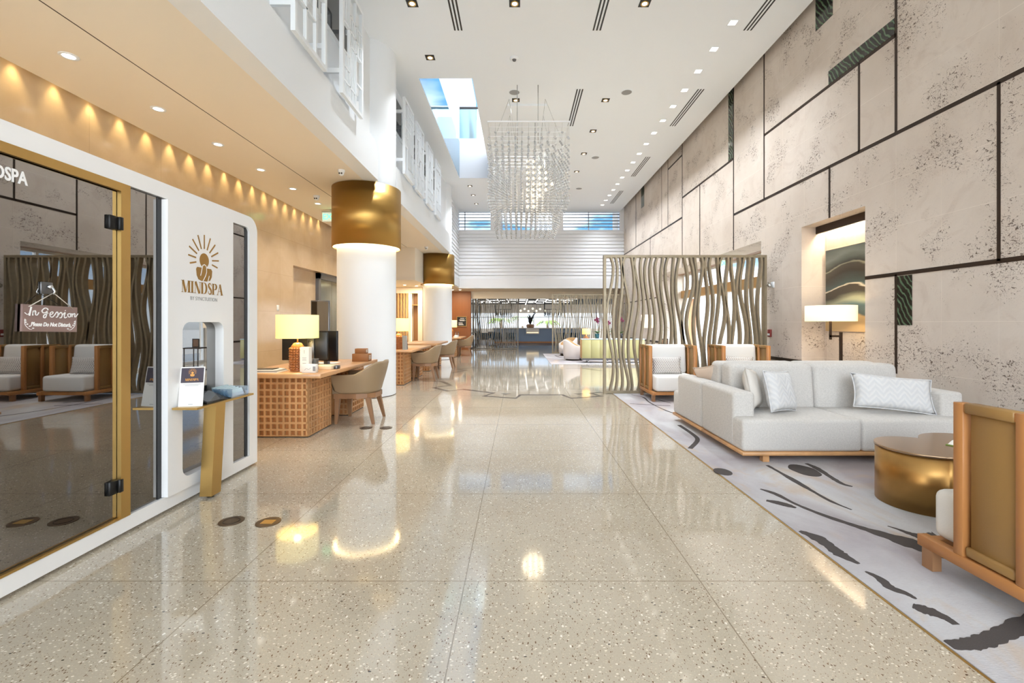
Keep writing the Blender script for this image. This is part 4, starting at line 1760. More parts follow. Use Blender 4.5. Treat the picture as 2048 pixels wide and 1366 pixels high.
wavy_screen('tall wavy-bar bronze screen standing behind the lounge chairs', 1.625, 4.645, 8.6, 2.61, 29, 11, M['screen_metal'], .046, .0185, .05)
wavy_screen('wavy-bar screen behind the white barrel chairs at the restaurant entrance', 1.47, 4.62, 19.6, 2.56, 40, 12, M['screen_metal'], .05, .017, .03)
wavy_screen('dark wavy-bar screen beside the wood-clad wall at the restaurant entrance', -2.28, -.03, 22.8, 2.72, 26, 13, M['screen_dark'], .05, .017, .03)


# ------------------------------------------------------------------ table and floor lamps
def table_lamp(x, y, z, label):
    r = thing('table_lamp', label, 'lamp', (x, y, z), 0, 'table lamps with beaded wooden bases on the desks')
    b = MB()
    prof = [(.001, 0), (.078, 0), (.082, .012), (.078, .03), (.078, .27), (.070, .30), (.045, .335), (.012, .345)]
    b.lathe(prof, 0, 0, 32)
    for row in range(9):
        for k in range(16):
            a = 2 * PI * (k + .0) / 16
            b.sphere((.080 * math.cos(a), .080 * math.sin(a), .035 + row * .029), .0165, 2)
    b.build('base', M['lamp_wood'], r, local=True)
    b = MB()
    b.cyl(0, 0, .34, .42, .009, 12)
    b.cyl(0, 0, .42, .44, .018, 12)
    b.build('stem', M['gold_trim'], r, local=True)
    b = MB()
    b.lathe([(.235, .395), (.235, .672), (.231, .672), (.231, .395), (.235, .395)], 0, 0, 48)
    b.build('lamp_shade', M['shade_warm'], r, local=True)
    put('lamp', 'POINT', (0, 0, .54), P_TABLE, (1, .80, .45), .06).parent = r
    return r


# ------------------------------------------------------------------ desks with square lattice pedestals
def lattice_face(b, u0, u1, w0, w1, t, T, pitch=.0765, bar=.024):
    nu = max(1, round((u1 - u0) / pitch))
    nw = max(1, round((w1 - w0) / pitch))
    for i in range(nu + 1):
        u = u0 + (u1 - u0) * i / nu
        a, c = max(u0, u - bar / 2), min(u1, u + bar / 2)
        b.add([T(a, w0, 0), T(c, w0, 0), T(c, w1, 0), T(a, w1, 0), T(a, w0, t), T(c, w0, t), T(c, w1, t), T(a, w1, t)],
              [(3, 2, 1, 0), (4, 5, 6, 7), (0, 1, 5, 4), (1, 2, 6, 5), (2, 3, 7, 6), (3, 0, 4, 7)])
    for j in range(nw + 1):
        w = w0 + (w1 - w0) * j / nw
        a, c = max(w0, w - bar / 2), min(w1, w + bar / 2)
        t2 = t * .985
        b.add([T(u0, a, 0), T(u1, a, 0), T(u1, c, 0), T(u0, c, 0), T(u0, a, t2), T(u1, a, t2), T(u1, c, t2), T(u0, c, t2)],
              [(3, 2, 1, 0), (4, 5, 6, 7), (0, 1, 5, 4), (1, 2, 6, 5), (2, 3, 7, 6), (3, 0, 4, 7)])


def desk(loc, label):
    """local origin at the front corner towards the passage; x runs back towards the marble wall (negative), y away"""
    r = thing('reception_desk', label, 'desk', loc, 0, 'oak desks with square lattice pedestals')
    b = MB()
    b.rbox(-1.06, .0, 0, 2.08, .71, .76, .004, 1)
    b.build('desktop', M['oak_top'], r, local=True)
    for y0 in (.17, 1.42):
        b = MB()
        x0, x1, y1 = -1.02, -.215, y0 + .65
        b.box(x0 + .03, x1 - .03, y0 + .03, y1 - .03, .02, .71)
        p = b.build('pedestal', M['oak_red'], r, local=True)
        b = MB()
        lattice_face(b, x0, x1, .012, .709, .03, lambda u, w, t: (u, y0 + .03 - t, w))
        lattice_face(b, y0, y1, .012, .709, .03, lambda u, w, t: (x1 - .03 + t, u, w))
        lattice_face(b, x0, x1, .012, .709, .03, lambda u, w, t: (u, y1 - .03 + t, w))
        lattice_face(b, y0, y1, .012, .709, .03, lambda u, w, t: (x0 + .03 - t, u, w))
        q = b.build('lattice', M['oak'], p, local=True)
        b = MB()
        b.box(x0 + .01, x1 - .01, y0 + .01, y1 - .01, 0, .02)
        b.build('plinth', M['bronze_dark'], p, local=True)
    b = MB()
    b.box(-.42, -.39, .82, 1.42, .04, .71)
    b.build('modesty_panel', M['oak'], r, local=True)
    return r


DY = (0, 4.43, 7.23, 12.25)
_names = ('oak lattice desk beside the white booth, the one in front of the thick column', 'oak lattice desk behind the thick column', 'oak lattice desk between the two columns, half hidden behind its chair', 'oak lattice desk beyond the second column')
d0 = desk((-2.235, 5.14, 0), _names[0])
for k in range(1, 4):
    dup(d0, (-2.235, 5.14 + DY[k], 0), 0, _names[k])
_lamp = ('lit table lamp with beaded wooden base on the desk by the booth', 'lit table lamp on the desk behind the thick column', 'lit table lamp on the third desk, mostly hidden by the second column', 'lit table lamp on the desk beyond the second column')
l0 = table_lamp(-2.65, 5.46, .76, _lamp[0])
for k, x in ((1, -2.60), (3, -2.63)):
    dup(l0, (x, 5.46 + DY[k], .76), 0, _lamp[k])


# ------------------------------------------------------------------ leather guest chairs
def guest_chair(loc, label):
    """local: sitter faces -X (the desk)"""
    r = thing('guest_chair', label, 'chair', loc, 0, 'olive leather guest chairs at the desks')
    path = []
    n = 36
    for k in range(n + 1):
        t = k / n
        # from one front end round the back to the other
        if t < .28:
            s = t / .28
            path.append((-.28 + .30 * s, -.285))
        elif t > .72:
            s = (t - .72) / .28
            path.append((.02 - .30 * s, .285))
        else:
            a = -PI / 2 + PI * (t - .28) / .44
            path.append((.02 + .25 * math.copysign(abs(math.cos(a)) ** .75, math.cos(a)), .285 * math.copysign(abs(math.sin(a)) ** .85, math.sin(a))))

    def top(x):
        return .655 + .165 * sstep(-.02, .24, x)
    rows = [0, .08, .25, .5, .75, .93, 1.0]
    v, f = [], []
    m = len(rows)
    for (x, y) in path:
        z0, z1 = .405, top(x)
        zf = z0 + .03 * (1 - sstep(-.28, -.2, x))
        for inner in (0, 1):
            for q in rows:
                z = zf + (z1 - zf) * q
                flare = 1 + .13 * sstep(0, 1, q) - .05 * (1 - q) ** 3
                lean = .055 * q * sstep(-.05, .25, x)
                l = math.hypot(x - .0, y) or 1
                th = (.055 - .02 * q) * inner
                px, py = x * flare - x / l * th + lean, y * flare - y / l * th
                if q in (0, 1.0):
                    px -= x / l * .008 * (1 if not inner else -1)
                v.append((px, py, z))
    ring = 2 * m
    idx = list(range(m)) + list(range(2 * m - 1, m - 1, -1))
    for k in range(n):
        for i in range(ring):
            j = (i + 1) % ring
            f.append((k * ring + idx[i], (k + 1) * ring + idx[i], (k + 1) * ring + idx[j], k * ring + idx[j]))
    f.append(tuple(idx))
    f.append(tuple(n * ring + i for i in reversed(idx)))
    b = MB()
    b.add(v, f, 0, True)
    b.build('shell', M['chair_leather'], r, local=True)
    b = MB()
    pl = [(p[0] * .92, p[1] * .86) for p in path]
    pl = [(-.30, -.24)] + pl[4:-4] + [(-.30, .24)]
    b.prism(pl, .395, .47, lambda u, w, t: (u, w, t))
    b.build('seat', M['chair_leather'], r, local=True)
    b = MB()
    b.prism([(-.28, -.255), (.02, -.262), (.16, -.235), (.245, -.15), (.26, 0), (.245, .15), (.16, .235), (.02, .262), (-.28, .255)], .335, .40, lambda u, w, t: (u, w, t))
    b.build('seat_frame', M['walnut'], r, local=True)
    for sx, sy in ((-1, -1), (-1, 1), (1, -1), (1, 1)):
        b = MB()
        tx, ty = (-.235 if sx < 0 else .165), sy * .215
        bx, by = sx * .245, sy * .245
        R0, R1 = .032, .017
        b.hexa([(bx - R1, by - R1, 0), (bx + R1, by - R1, 0), (bx + R1, by + R1, 0), (bx - R1, by + R1, 0)],
               [(tx - R0, ty - R0, .345), (tx + R0, ty - R0, .345), (tx + R0, ty + R0, .345), (tx - R0, ty + R0, .345)])
        b.build('leg', M['walnut'], r, local=True)
    return r


_ch = ('olive leather tub chair at the desk by the booth', 'olive leather tub chair at the desk behind the thick column', 'olive leather tub chair at the desk between the columns', 'olive leather tub chair at the desk beyond the second column')
c0 = guest_chair((-2.165, 6.265, 0), _ch[0])
for k in range(1, 4):
    dup(c0, (-2.165, 6.265 + DY[k], 0), 0, _ch[k])


# ------------------------------------------------------------------ things on the desks
def desk_things():
    Z = .76
    # brochure tower
    r = thing('menu_holder', 'tall white printed holder standing beside the beaded lamp', 'menu holder', (-2.52, 5.40, Z))
    b = MB()
    b.box(-2.575, -2.470, 5.36, 5.44, Z, Z + .29)
    b.build('card', M['paper'], r)
    b = MB()
    for k, (w, z) in enumerate(((.008, .24), (.006, .22), (.05, .165), (.045, .150), (.05, .135), (.04, .10))):
        b.box(-2.5225 - w / 2, -2.5225 + w / 2, 5.3585, 5.3605, Z + z, Z + z + (.012 if k < 2 else .004))
    b.build('print', M['print_grey'], r)
    r = thing('gift_box', 'small white floral box in front of the tall menu holder', 'box', (-2.42, 5.29, Z))
    b = MB()
    b.rbox(-2.505, -2.345, 5.255, 5.33, Z, Z + .098, .003, 1)
    b.build('box', M['paper'], r)
    b = MB()
    b.box(-2.375, -2.345, 5.2535, 5.256, Z + .02, Z + .075)
    b.stroke(catmull([(-2.47, .03), (-2.45, .05), (-2.42, .04), (-2.40, .06)], 5), .003, lambda u, w, t: (u, 5.2545 - t, Z + w))
    b.build('print', M['print_grey'], r)
    r = thing('card_holder', 'small clear acrylic frame standing behind the white floral box', 'card holder', (-2.43, 5.47, Z))
    b = MB()
    b.box(-2.48, -2.40, 5.46, 5.475, Z, Z + .15)
    b.build('frame', M['acrylic'], r)
    b = MB()
    b.box(-2.474, -2.406, 5.466, 5.469, Z + .01, Z + .14)
    b.build('insert', M['dark_glass'], r)
    # paper pad
    r = thing('paper_stack', 'thick cream paper stack lying on the desk next to the white box', 'paper stack', (-2.38, 5.70, Z))
    b = MB()
    b.rbox(-2.525, -2.30, 5.60, 5.80, Z, Z + .05, .003, 1)
    b.build('stack', M['paper_cream'], r)
    b = MB()
    b.rbox(-2.298, -2.255, 5.66, 5.76, Z, Z + .045, .004, 1)
    b.build('clip', M['grey_metal'], r)
    r = thing('paper_sheet', 'loose paper sheet lying flat on the desk', 'paper', (-2.75, 6.5, Z))
    b = MB()
    b.box(-2.95, -2.60, 6.4, 6.65, Z, Z + .003)
    b.build('sheet', M['paper'], r)
    b = MB()
    b.box(-2.90, -2.66, 6.45, 6.46, Z + .003, Z + .0035)
    b.box(-2.90, -2.70, 6.5, 6.51, Z + .003, Z + .0035)
    b.build('print', M['print_grey'], r)
    # magazines and tablet
    r = thing('magazine', 'pile of glossy magazines on the desk beside the booth', 'magazine pile', (-2.93, 5.36, Z))
    for k in range(3):
        b = MB()
        b.box(-3.12 + .01 * k, -2.78 - .02 * k, 5.24 + .01 * k, 5.50, Z + .011 * k, Z + .011 * k + .010)
        b.build('issue', (M['paper'], M['print_grey'], M['paper'])[k], r)
    r = thing('tablet', 'black tablet lying on the magazine pile', 'tablet', (-2.98, 5.36, Z + .032))
    b = MB()
    b.rbox(-3.10, -2.86, 5.30, 5.44, Z + .032, Z + .042, .003, 1)
    b.build('body', M['black_plastic'], r)
    b = MB()
    b.box(-3.09, -2.87, 5.31, 5.43, Z + .042, Z + .0425)
    b.build('screen', M['dark_glass'], r)
    # cartons
    for (x, y, z, w, d, h, lab) in ((-2.36, 6.86, Z, .24, .16, .115, 'brown printed box at the far end of the desk, the lower one'), (-2.37, 6.87, Z + .115, .16, .12, .075, 'smaller brown printed box on top of another box')):
        r = thing('brown_box', lab, 'box', (x, y, z))
        b = MB()
        b.rbox(x - w / 2, x + w / 2, y - d / 2, y + d / 2, z, z + h, .002, 1)
        b.build('body', M['carton'], r)
        b = MB()
        for q in (.3, .5, .7):
            b.box(x + w / 2 - .0005, x + w / 2 + .001, y - d * .3, y + d * .25, z + h * q - .004, z + h * q + .004)
        b.build('print', M['paper'], r)
    # monitors
    r = thing('monitor', 'black monitor seen from behind, beside the lamp on the desk', 'monitor', (-2.72, 5.85, Z))
    b = MB()
    R = Matrix.Translation((-2.72, 5.85, Z)) @ Matrix.Rotation(.1, 4, 'Z')
    T = lambda x, y, z: tuple(R @ Vector((x, y, z)))
    b.rbox(-.30, .26, -.02, .02, .10, .46, .008, 2, T=T)
    b.build('panel', M['black_plastic'], r)
    b = MB()
    b.rbox(.02, .105, -.05, -.015, .06, .40, .006, 1, T=T)
    b.box(-.06, .18, -.12, .08, 0, .012, T=T)
    b.box(.03, .10, -.04, -.01, .012, .1, T=T)
    b.build('stand', M['grey_metal'], r)
    b = MB()
    pts = [(.062 + .026 * math.cos(a), .335 + .026 * math.sin(a)) for a in [2 * PI * k / 24 for k in range(24)]]
    b.stroke(pts, .004, lambda u, w, t: T(u, -.051 - t, w), close=True)
    v, f = text_shape('DELL', .022, .0005)
    b.add(v, f, T=lambda a, c, d: T(.062 + a, -.052 - d, .335 + c))
    b.build('emblem', M['black_metal'], r)
    r = thing('monitor', 'second black monitor turned sideways, between lamp and column', 'monitor', (-2.62, 6.20, Z))
    R2 = Matrix.Translation((-2.62, 6.20, Z)) @ Matrix.Rotation(-.25, 4, 'Z')
    T2 = lambda x, y, z: tuple(R2 @ Vector((x, y, z)))
    b = MB()
    b.rbox(-.16, .18, -.02, .02, .06, .47, .008, 2, T=T2)
    b.build('panel', M['black_plastic'], r)
    b = MB()
    b.box(-.10, .10, -.09, .09, 0, .012, T=T2)
    b.box(-.03, .03, -.01, .04, .012, .1, T=T2)
    b.build('stand', M['grey_metal'], r)
    r = thing('display_screen', 'tall glossy upright display reflecting blue windows, beside the thick column', 'display', (-2.92, 7.05, 0))
    b = MB()
    R3 = Matrix.Translation((-3.08, 7.3, 0)) @ Matrix.Rotation(.0, 4, 'Z')
    b.rbox(-3.36, -3.06, 7.36, 7.40, .62, 1.70, .006, 1)
    b.build('bezel', M['grey_metal'], r)
    b = MB()
    b.box(-3.345, -3.075, 7.357, 7.361, .64, 1.68)
    b.build('screen', M['mirror_glass'], r)
    b = MB()
    b.box(-3.24, -3.18, 7.38, 7.42, 0, .62)
    b.box(-3.36, -3.06, 7.30, 7.50, 0, .02)
    b.build('stand', M['black_metal'], r)
    # desk two: brochures; desk four: bottles and a tent card
    for k, (x, y, lab) in enumerate(((-2.42, 9.72, 'silver brochure stand leaning beside the lamp behind the thick column'),)):
        r = thing('brochure_stand', lab, 'brochure stand', (x, y, Z))
        b = MB()
        b.hexa([(x - .05, y - .03, Z), (x + .05, y - .03, Z), (x + .05, y + .04, Z), (x - .05, y + .04, Z)], [(x - .07, y + .02, Z + .30), (x + .03, y + .02, Z + .30), (x + .03, y + .035, Z + .30), (x - .07, y + .035, Z + .30)])
        b.build('holder', M['chrome'], r)
        b = MB()
        b.box(x - .06, x + .03, y + .036, y + .05, Z, Z + .27)
        b.build('brochure', M['paper'], r)
    first = None
    for k, (x, y) in enumerate(((-2.42, 17.55), (-2.33, 17.6))):
        if first is None:
            r = thing('water_bottle', 'clear water bottle on the desk beyond the second column, next to the lamp', 'bottle', (x, y, Z), 0, 'water bottles on the fourth desk')
            b = MB()
            b.lathe([(.001, 0), (.032, 0), (.034, .02), (.034, .14), (.015, .18), (.013, .20)], 0, 0, 16)
            b.build('body', M['acrylic'], r, local=True)
            b = MB()
            b.cyl(0, 0, .20, .22, .015, 12)
            b.build('cap', M['blue_fabric'], r, local=True)
            first = r
        else:
            dup(first, (x, y, Z), 0, 'clear water bottle on the desk beyond the second column, at the corner')
    r = thing('tent_card', 'small white tent card on the desk beyond the second column', 'card', (-2.40, 17.47, Z))
    b = MB()
    b.hexa([(-2.46, 17.44, Z), (-2.34, 17.44, Z), (-2.34, 17.51, Z), (-2.46, 17.51, Z)], [(-2.46, 17.472, Z + .10), (-2.34, 17.472, Z + .10), (-2.34, 17.478, Z + .10), (-2.46, 17.478, Z + .10)])
    b.build('card', M['paper'], r)
    b = MB()
    b.box(-2.44, -2.36, 17.448, 17.452, Z + .05, Z + .055)
    b.build('print', M['print_grey'], r)


desk_things()


# ------------------------------------------------------------------ floor boxes
def floor_boxes():
    spots = [(-1.937, 3.07, 'dark round metal floor outlet on the terrazzo close to the booth'), (-1.68, 3.055, 'bronze round floor outlet with a square lid, beside the dark one'),
             (-1.94, 5.79, 'dark round floor outlet under the edge of the tub chair'), (-1.685, 5.79, 'greyish round floor outlet in the passage beside the tub chair')]
    for k, (x, y, lab) in enumerate(spots):
        r = thing('floor_outlet', lab, 'floor outlet', (x, y, 0), 0, 'round metal floor outlets')
        b = MB()
        b.cyl(x, y, 0, .004, .078, 36)
        b.build('plate', M['floor_bronze'], r)
        b = MB()
        if k == 1:
            b.box(x - .04, x + .04, y - .03, y + .03, .004, .0055)
        else:
            b.lathe([(.052, .004), (.052, .0055), (.046, .0055), (.046, .004)], x, y, 30)
        b.build('lid', M['gold_trim'] if k == 1 else M['bronze_dark'], r)


floor_boxes()

# ================================================================== THE WHITE BOOTH
PX = -2.48           # its front plane


def rrect(u0, u1, w0, w1, r, n=6, corners=(1, 1, 1, 1)):
    """counter-clockwise rounded rectangle; corners = (u0w0, u1w0, u1w1, u0w1)"""
    out = []
    for k, (cu, cw, a0) in enumerate(((u0 + r, w0 + r, PI), (u1 - r, w0 + r, 1.5 * PI), (u1 - r, w1 - r, 0), (u0 + r, w1 - r, .5 * PI))):
        if not corners[k]:
            out.append(((u0, u1, u1, u0)[k], (w0, w0, w1, w1)[k]))
            continue
        for q in range(n + 1):
            a = a0 + .5 * PI * q / n
            out.append((cu + r * math.cos(a), cw + r * math.sin(a)))
    return out


def ring_prism(b, outer, inner, t0, t1, T, mi=0):
    """plate with a hole: outlines with the same number of points in matching order"""
    n = len(outer)
    v = [T(*p, t0) for p in outer] + [T(*p, t0) for p in inner] + [T(*p, t1) for p in outer] + [T(*p, t1) for p in inner]
    f = []
    for k in range(n):
        j = (k + 1) % n
        f += [(k, j, n + j, n + k)[::-1], (2 * n + k, 2 * n + j, 3 * n + j, 3 * n + k), (k, j, 2 * n + j, 2 * n + k), (n + k, n + j, 3 * n + j, 3 * n + k)[::-1]]
    b.add(v, f, mi, False)


def arc_stroke(b, cx, cy_, rx, ry, a0, a1, w0, w1, T, n=14, t1=.0015, mi=0):
    pts, wd = [], []
    for k in range(n + 1):
        t = k / n
        a = a0 + (a1 - a0) * t
        pts.append((cx + rx * math.cos(a), cy_ + ry * math.sin(a)))
        wd.append(w0 + (w1 - w0) * math.sin(PI * t))
    b.stroke(pts, 0, T, 0, t1, mi, widths=wd)


def serif_word(b, T, height):
    """the word in fat-and-thin serif capitals, centred on the origin; T(u, w, t)"""
    thick, thin = .21, .035
    x = 0.0
    cmds = []
    L = lambda pts, w: cmds.append((pts, w))

    def serif(cx, z, w=.22):
        L([(cx - w / 2, z), (cx + w / 2, z)], thin)
    adv = []
    # M
    serif(x + .06, .02); L([(x + .06, 0), (x + .06, 1)], thin); L([(x + .12, 1), (x + .42, .02)], thick); L([(x + .45, 0), (x + .74, 1)], thin)
    L([(x + .82, 0), (x + .82, 1)], thick); serif(x + .82, .02, .36); serif(x + .05, .98, .24); serif(x + .82, .98, .34)
    x += 1.10
    # I
    L([(x + .1, 0), (x + .1, 1)], thick); serif(x + .1, .02, .36); serif(x + .1, .98, .36)
    x += .38
    # N
    serif(x + .06, .02); L([(x + .06, 0), (x + .06, 1)], thin); L([(x + .12, 1), (x + .58, .0)], thick); L([(x + .66, 0), (x + .66, 1)], thin); serif(x + .66, .98, .24)
    x += .84
    # D
    L([(x + .1, 0), (x + .1, 1)], thick); L([(x - .05, .98), (x + .36, .98)], thin); L([(x - .05, .02), (x + .36, .02)], thin)
    pts = [(x + .34 + .30 * math.cos(a), .5 + .48 * math.sin(a)) for a in [-PI / 2 + PI * k / 14 for k in range(15)]]
    cmds.append((pts, [thin + (thick - thin) * math.sin(PI * k / 14) for k in range(15)]))
    x += .84
    # S
    pts = catmull([(x + .44, .76), (x + .40, .90), (x + .26, .98), (x + .12, .90), (x + .10, .72), (x + .26, .54), (x + .42, .36), (x + .42, .12), (x + .24, .02), (x + .08, .10), (x + .05, .28)], 4)
    n = len(pts)
    cmds.append((pts, [thin + (thick * .95 - thin) * math.sin(PI * k / (n - 1)) ** 2 for k in range(n)]))
    x += .60
    # P
    L([(x + .1, 0), (x + .1, 1)], thick); serif(x + .1, .02, .36); L([(x - .05, .98), (x + .32, .98)], thin); L([(x + .1, .46), (x + .32, .46)], thin)
    pts = [(x + .30 + .24 * math.cos(a), .72 + .26 * math.sin(a)) for a in [-PI / 2 + PI * k / 12 for k in range(13)]]
    cmds.append((pts, [thin + (thick - thin) * math.sin(PI * k / 12) for k in range(13)]))
    x += .70
    # A
    L([(x, 0), (x + .34, 1)], thin); L([(x + .34, 1), (x + .62, 0)], thick); L([(x + .12, .34), (x + .48, .34)], thin); serif(x, .02, .2); serif(x + .62, .02, .34)
    x += .80
    W = x
    for pts, w in cmds:
        P = [((p[0] - W / 2) * height, p[1] * height) for p in pts]
        if isinstance(w, list):
            b.stroke(P, 0, T, 0, .0015, widths=[q * height for q in w])
        else:
            b.stroke(P, w * height, T, 0, .0015)
    return W * height


def sunburst(b, cx, cz, s, T, outline=False):
    """rays, head and praying hands, scaled by s (head radius)"""
    for k in range(11):
        a = math.radians(-14 + k * 20.8)
        long = 1.0 + .75 * math.sin(math.radians(k * 18))
        r0, r1 = 1.75 * s, (1.75 + 1.0 * long + .35) * s
        b.stroke([(cx + r0 * math.cos(a), cz + r0 * math.sin(a)), (cx + r1 * math.cos(a), cz + r1 * math.sin(a))], .22 * s, T, 0, .0015)
    b.prism([(cx + s * math.cos(a), cz + 1.08 * s * math.sin(a)) for a in [2 * PI * k / 28 for k in range(28)]], 0, .0015, T)
    # shoulders, with the hand and forearm outlined in the panel's white
    y0, y1 = cz - 3.1 * s, cz - 1.12 * s
    b.prism([(cx - 1.72 * s, y1 - .3 * s), (cx - 1.6 * s, y0 + .75 * s), (cx - 1.25 * s, y0 + .2 * s), (cx - .6 * s, y0), (cx + .6 * s, y0), (cx + 1.3 * s, y0 + .2 * s),
             (cx + 1.65 * s, y0 + .75 * s), (cx + 1.75 * s, y1 - .3 * s), (cx + 1.5 * s, y1), (cx - 1.5 * s, y1)], 0, .0013, T)
    arc = [(cx + .42 * s * math.cos(a), cz - 1.0 * s + .36 * s * math.sin(a)) for a in [PI * k / 10 for k in range(11)]]
    b.prism([(cx - .2 * s, y0), (cx + .42 * s, y1 - .6 * s)] + arc + [(cx - .5 * s, y1 - .6 * s), (cx - .75 * s, y0 + .7 * s)], .0005, .0016, T)
    if outline:
        L = lambda pts, w=.13: b.stroke([(cx + u * s, cz + q * s) for u, q in pts], w * s, T, .0005, .0021, mi=1)
        L([(-.82, -2.35), (-.66, -1.9), (-.44, -1.0), (-.34, -.76), (0, -.60), (.34, -.76), (.46, -1.0), (.5, -1.7), (.25, -2.3), (-.32, -3.12)])
        L([(1.08, -2.2), (.95, -2.6), (.74, -3.12)])


def booth():
    r = thing('relaxation_booth', 'white rounded booth with tinted glass door, gold trim and sunburst logo panel', 'booth', (-3.5, 2.75, 0))
    y0, y1, z0, z1 = 1.15, 4.32, .022, 2.318
    b = MB()
    outer = rrect(y0, y1, z0, z1, .13, 7, (0, 0, 1, 0))
    inner = rrect(y0 + .10, y1 - .125, .115, 2.213, .05, 7, (0, 0, 1, 0))
    ring_prism(b, outer, inner, -4.6, PX, GX)
    b.box(-4.55, PX - .05, y0 + .05, y1 - .05, 0, z0)
    b.build('body', M['pod_white'], r)
    b = MB()
    b.box(-4.58, -2.60, y0 + .11, y1 - .13, .12, 2.20)
    b.build('interior_box', M['black_plastic'], r)
    # door with gold frame
    b = MB()
    for (a0, a1, c0, c1) in ((2.836, 2.905, .115, 2.213), (y0 + .1, 2.836, 2.162, 2.213), (y0 + .1, 2.836, .115, .128)):
        b.box(-2.503, PX + .004, a0, a1, c0, c1)
    b.build('gold_frame', M['gold_trim'], r)
    b = MB()
    b.box(-2.515, -2.503, y0 + .12, 2.832, .132, 2.156)
    d = b.build('glass_door', M['mirror_glass'], r)
    b = MB()
    v, f = text_shape('MINDSPA', .093, .0022)
    xs = [p[0] for p in v]
    k = .262 / (max(xs) - min(xs))
    b.add(v, f, T=lambda a, c, e: (-2.502 + e, 2.318 - .131 + a * k, 2.067 + c * .98))
    b.build('lettering', M['print_white'], d)
    for z in (1.958, .325):
        b = MB()
        b.rbox(-2.508, PX - .004, 2.768, 2.826, z - .042, z + .042, .003, 1)
        b.rbox(-2.50, PX + .010, 2.822, 2.850, z - .040, z + .040, .003, 1)
        b.build('hinge', M['black_metal'], r)
    for (a0, a1) in ((2.908, 3.150), (3.93, 4.16)):
        b = MB()
        b.box(-2.515, -2.503, a0, a1, .118, 2.21)
        g = b.build('glass_pane', M['mirror_glass'], r)
        b = MB()
        b.box(-2.53, -2.497, a1, a1 + .033, .116, 2.212)
        b.build('black_edge', M['black_plastic'], g)
    # white panel with the rounded opening
    b = MB()
    outer = rrect(3.183, 3.912, .118, 2.205, .002, 7)
    inner = rrect(3.322, 3.785, .205, 1.345, .07, 7)
    ring_prism(b, outer, inner, -2.555, -2.452, GX)
    p = b.build('logo_panel', M['pod_white'], r)
    b = MB()
    b.box(-2.535, -2.522, 3.30, 3.81, .19, 1.36)
    b.build('glass_inset', M['mirror_glass'], p)
    b = MB()
    T = lambda u, w, t: (-2.4515 + t, u, w)
    sunburst(b, 3.55, 1.825, .052, T, True)
    T2 = lambda u, w, t: (-2.4515 + t, 3.545 + u, 1.565 + w)
    serif_word(b, T2, .088)
    b.build('logo', [M['gold_print'], M['pod_white']], p)
    b = MB()
    v, f = text_shape('BY SYNCTUITION', .042, -.0006, spacing=1.05)
    xs = [q[0] for q in v]
    k = .30 / (max(xs) - min(xs))
    b.add(v, f, T=lambda a, c, e: (-2.4505 + e, 3.55 + a * k, 1.523 + c))
    b.build('subtitle', M['print_grey'], p)
    # shelf and slanted leg
    b = MB()
    b.box(-2.452, -2.275, 3.22, 3.91, .722, .737)
    s = b.build('shelf', M['gold_trim'], r)
    b = MB()
    b.hexa([(-2.425, 3.46, .018), (-2.335, 3.46, .018), (-2.335, 3.57, .018), (-2.425, 3.57, .018)], [(-2.375, 3.44, .722), (-2.285, 3.44, .722), (-2.285, 3.55, .722), (-2.375, 3.55, .722)])
    b.build('leg', M['gold_trim'], r)
    b = MB()
    b.cyl(-2.38, 3.515, 0, .018, .024, 16)
    b.build('foot', M['black_plastic'], r)


booth()


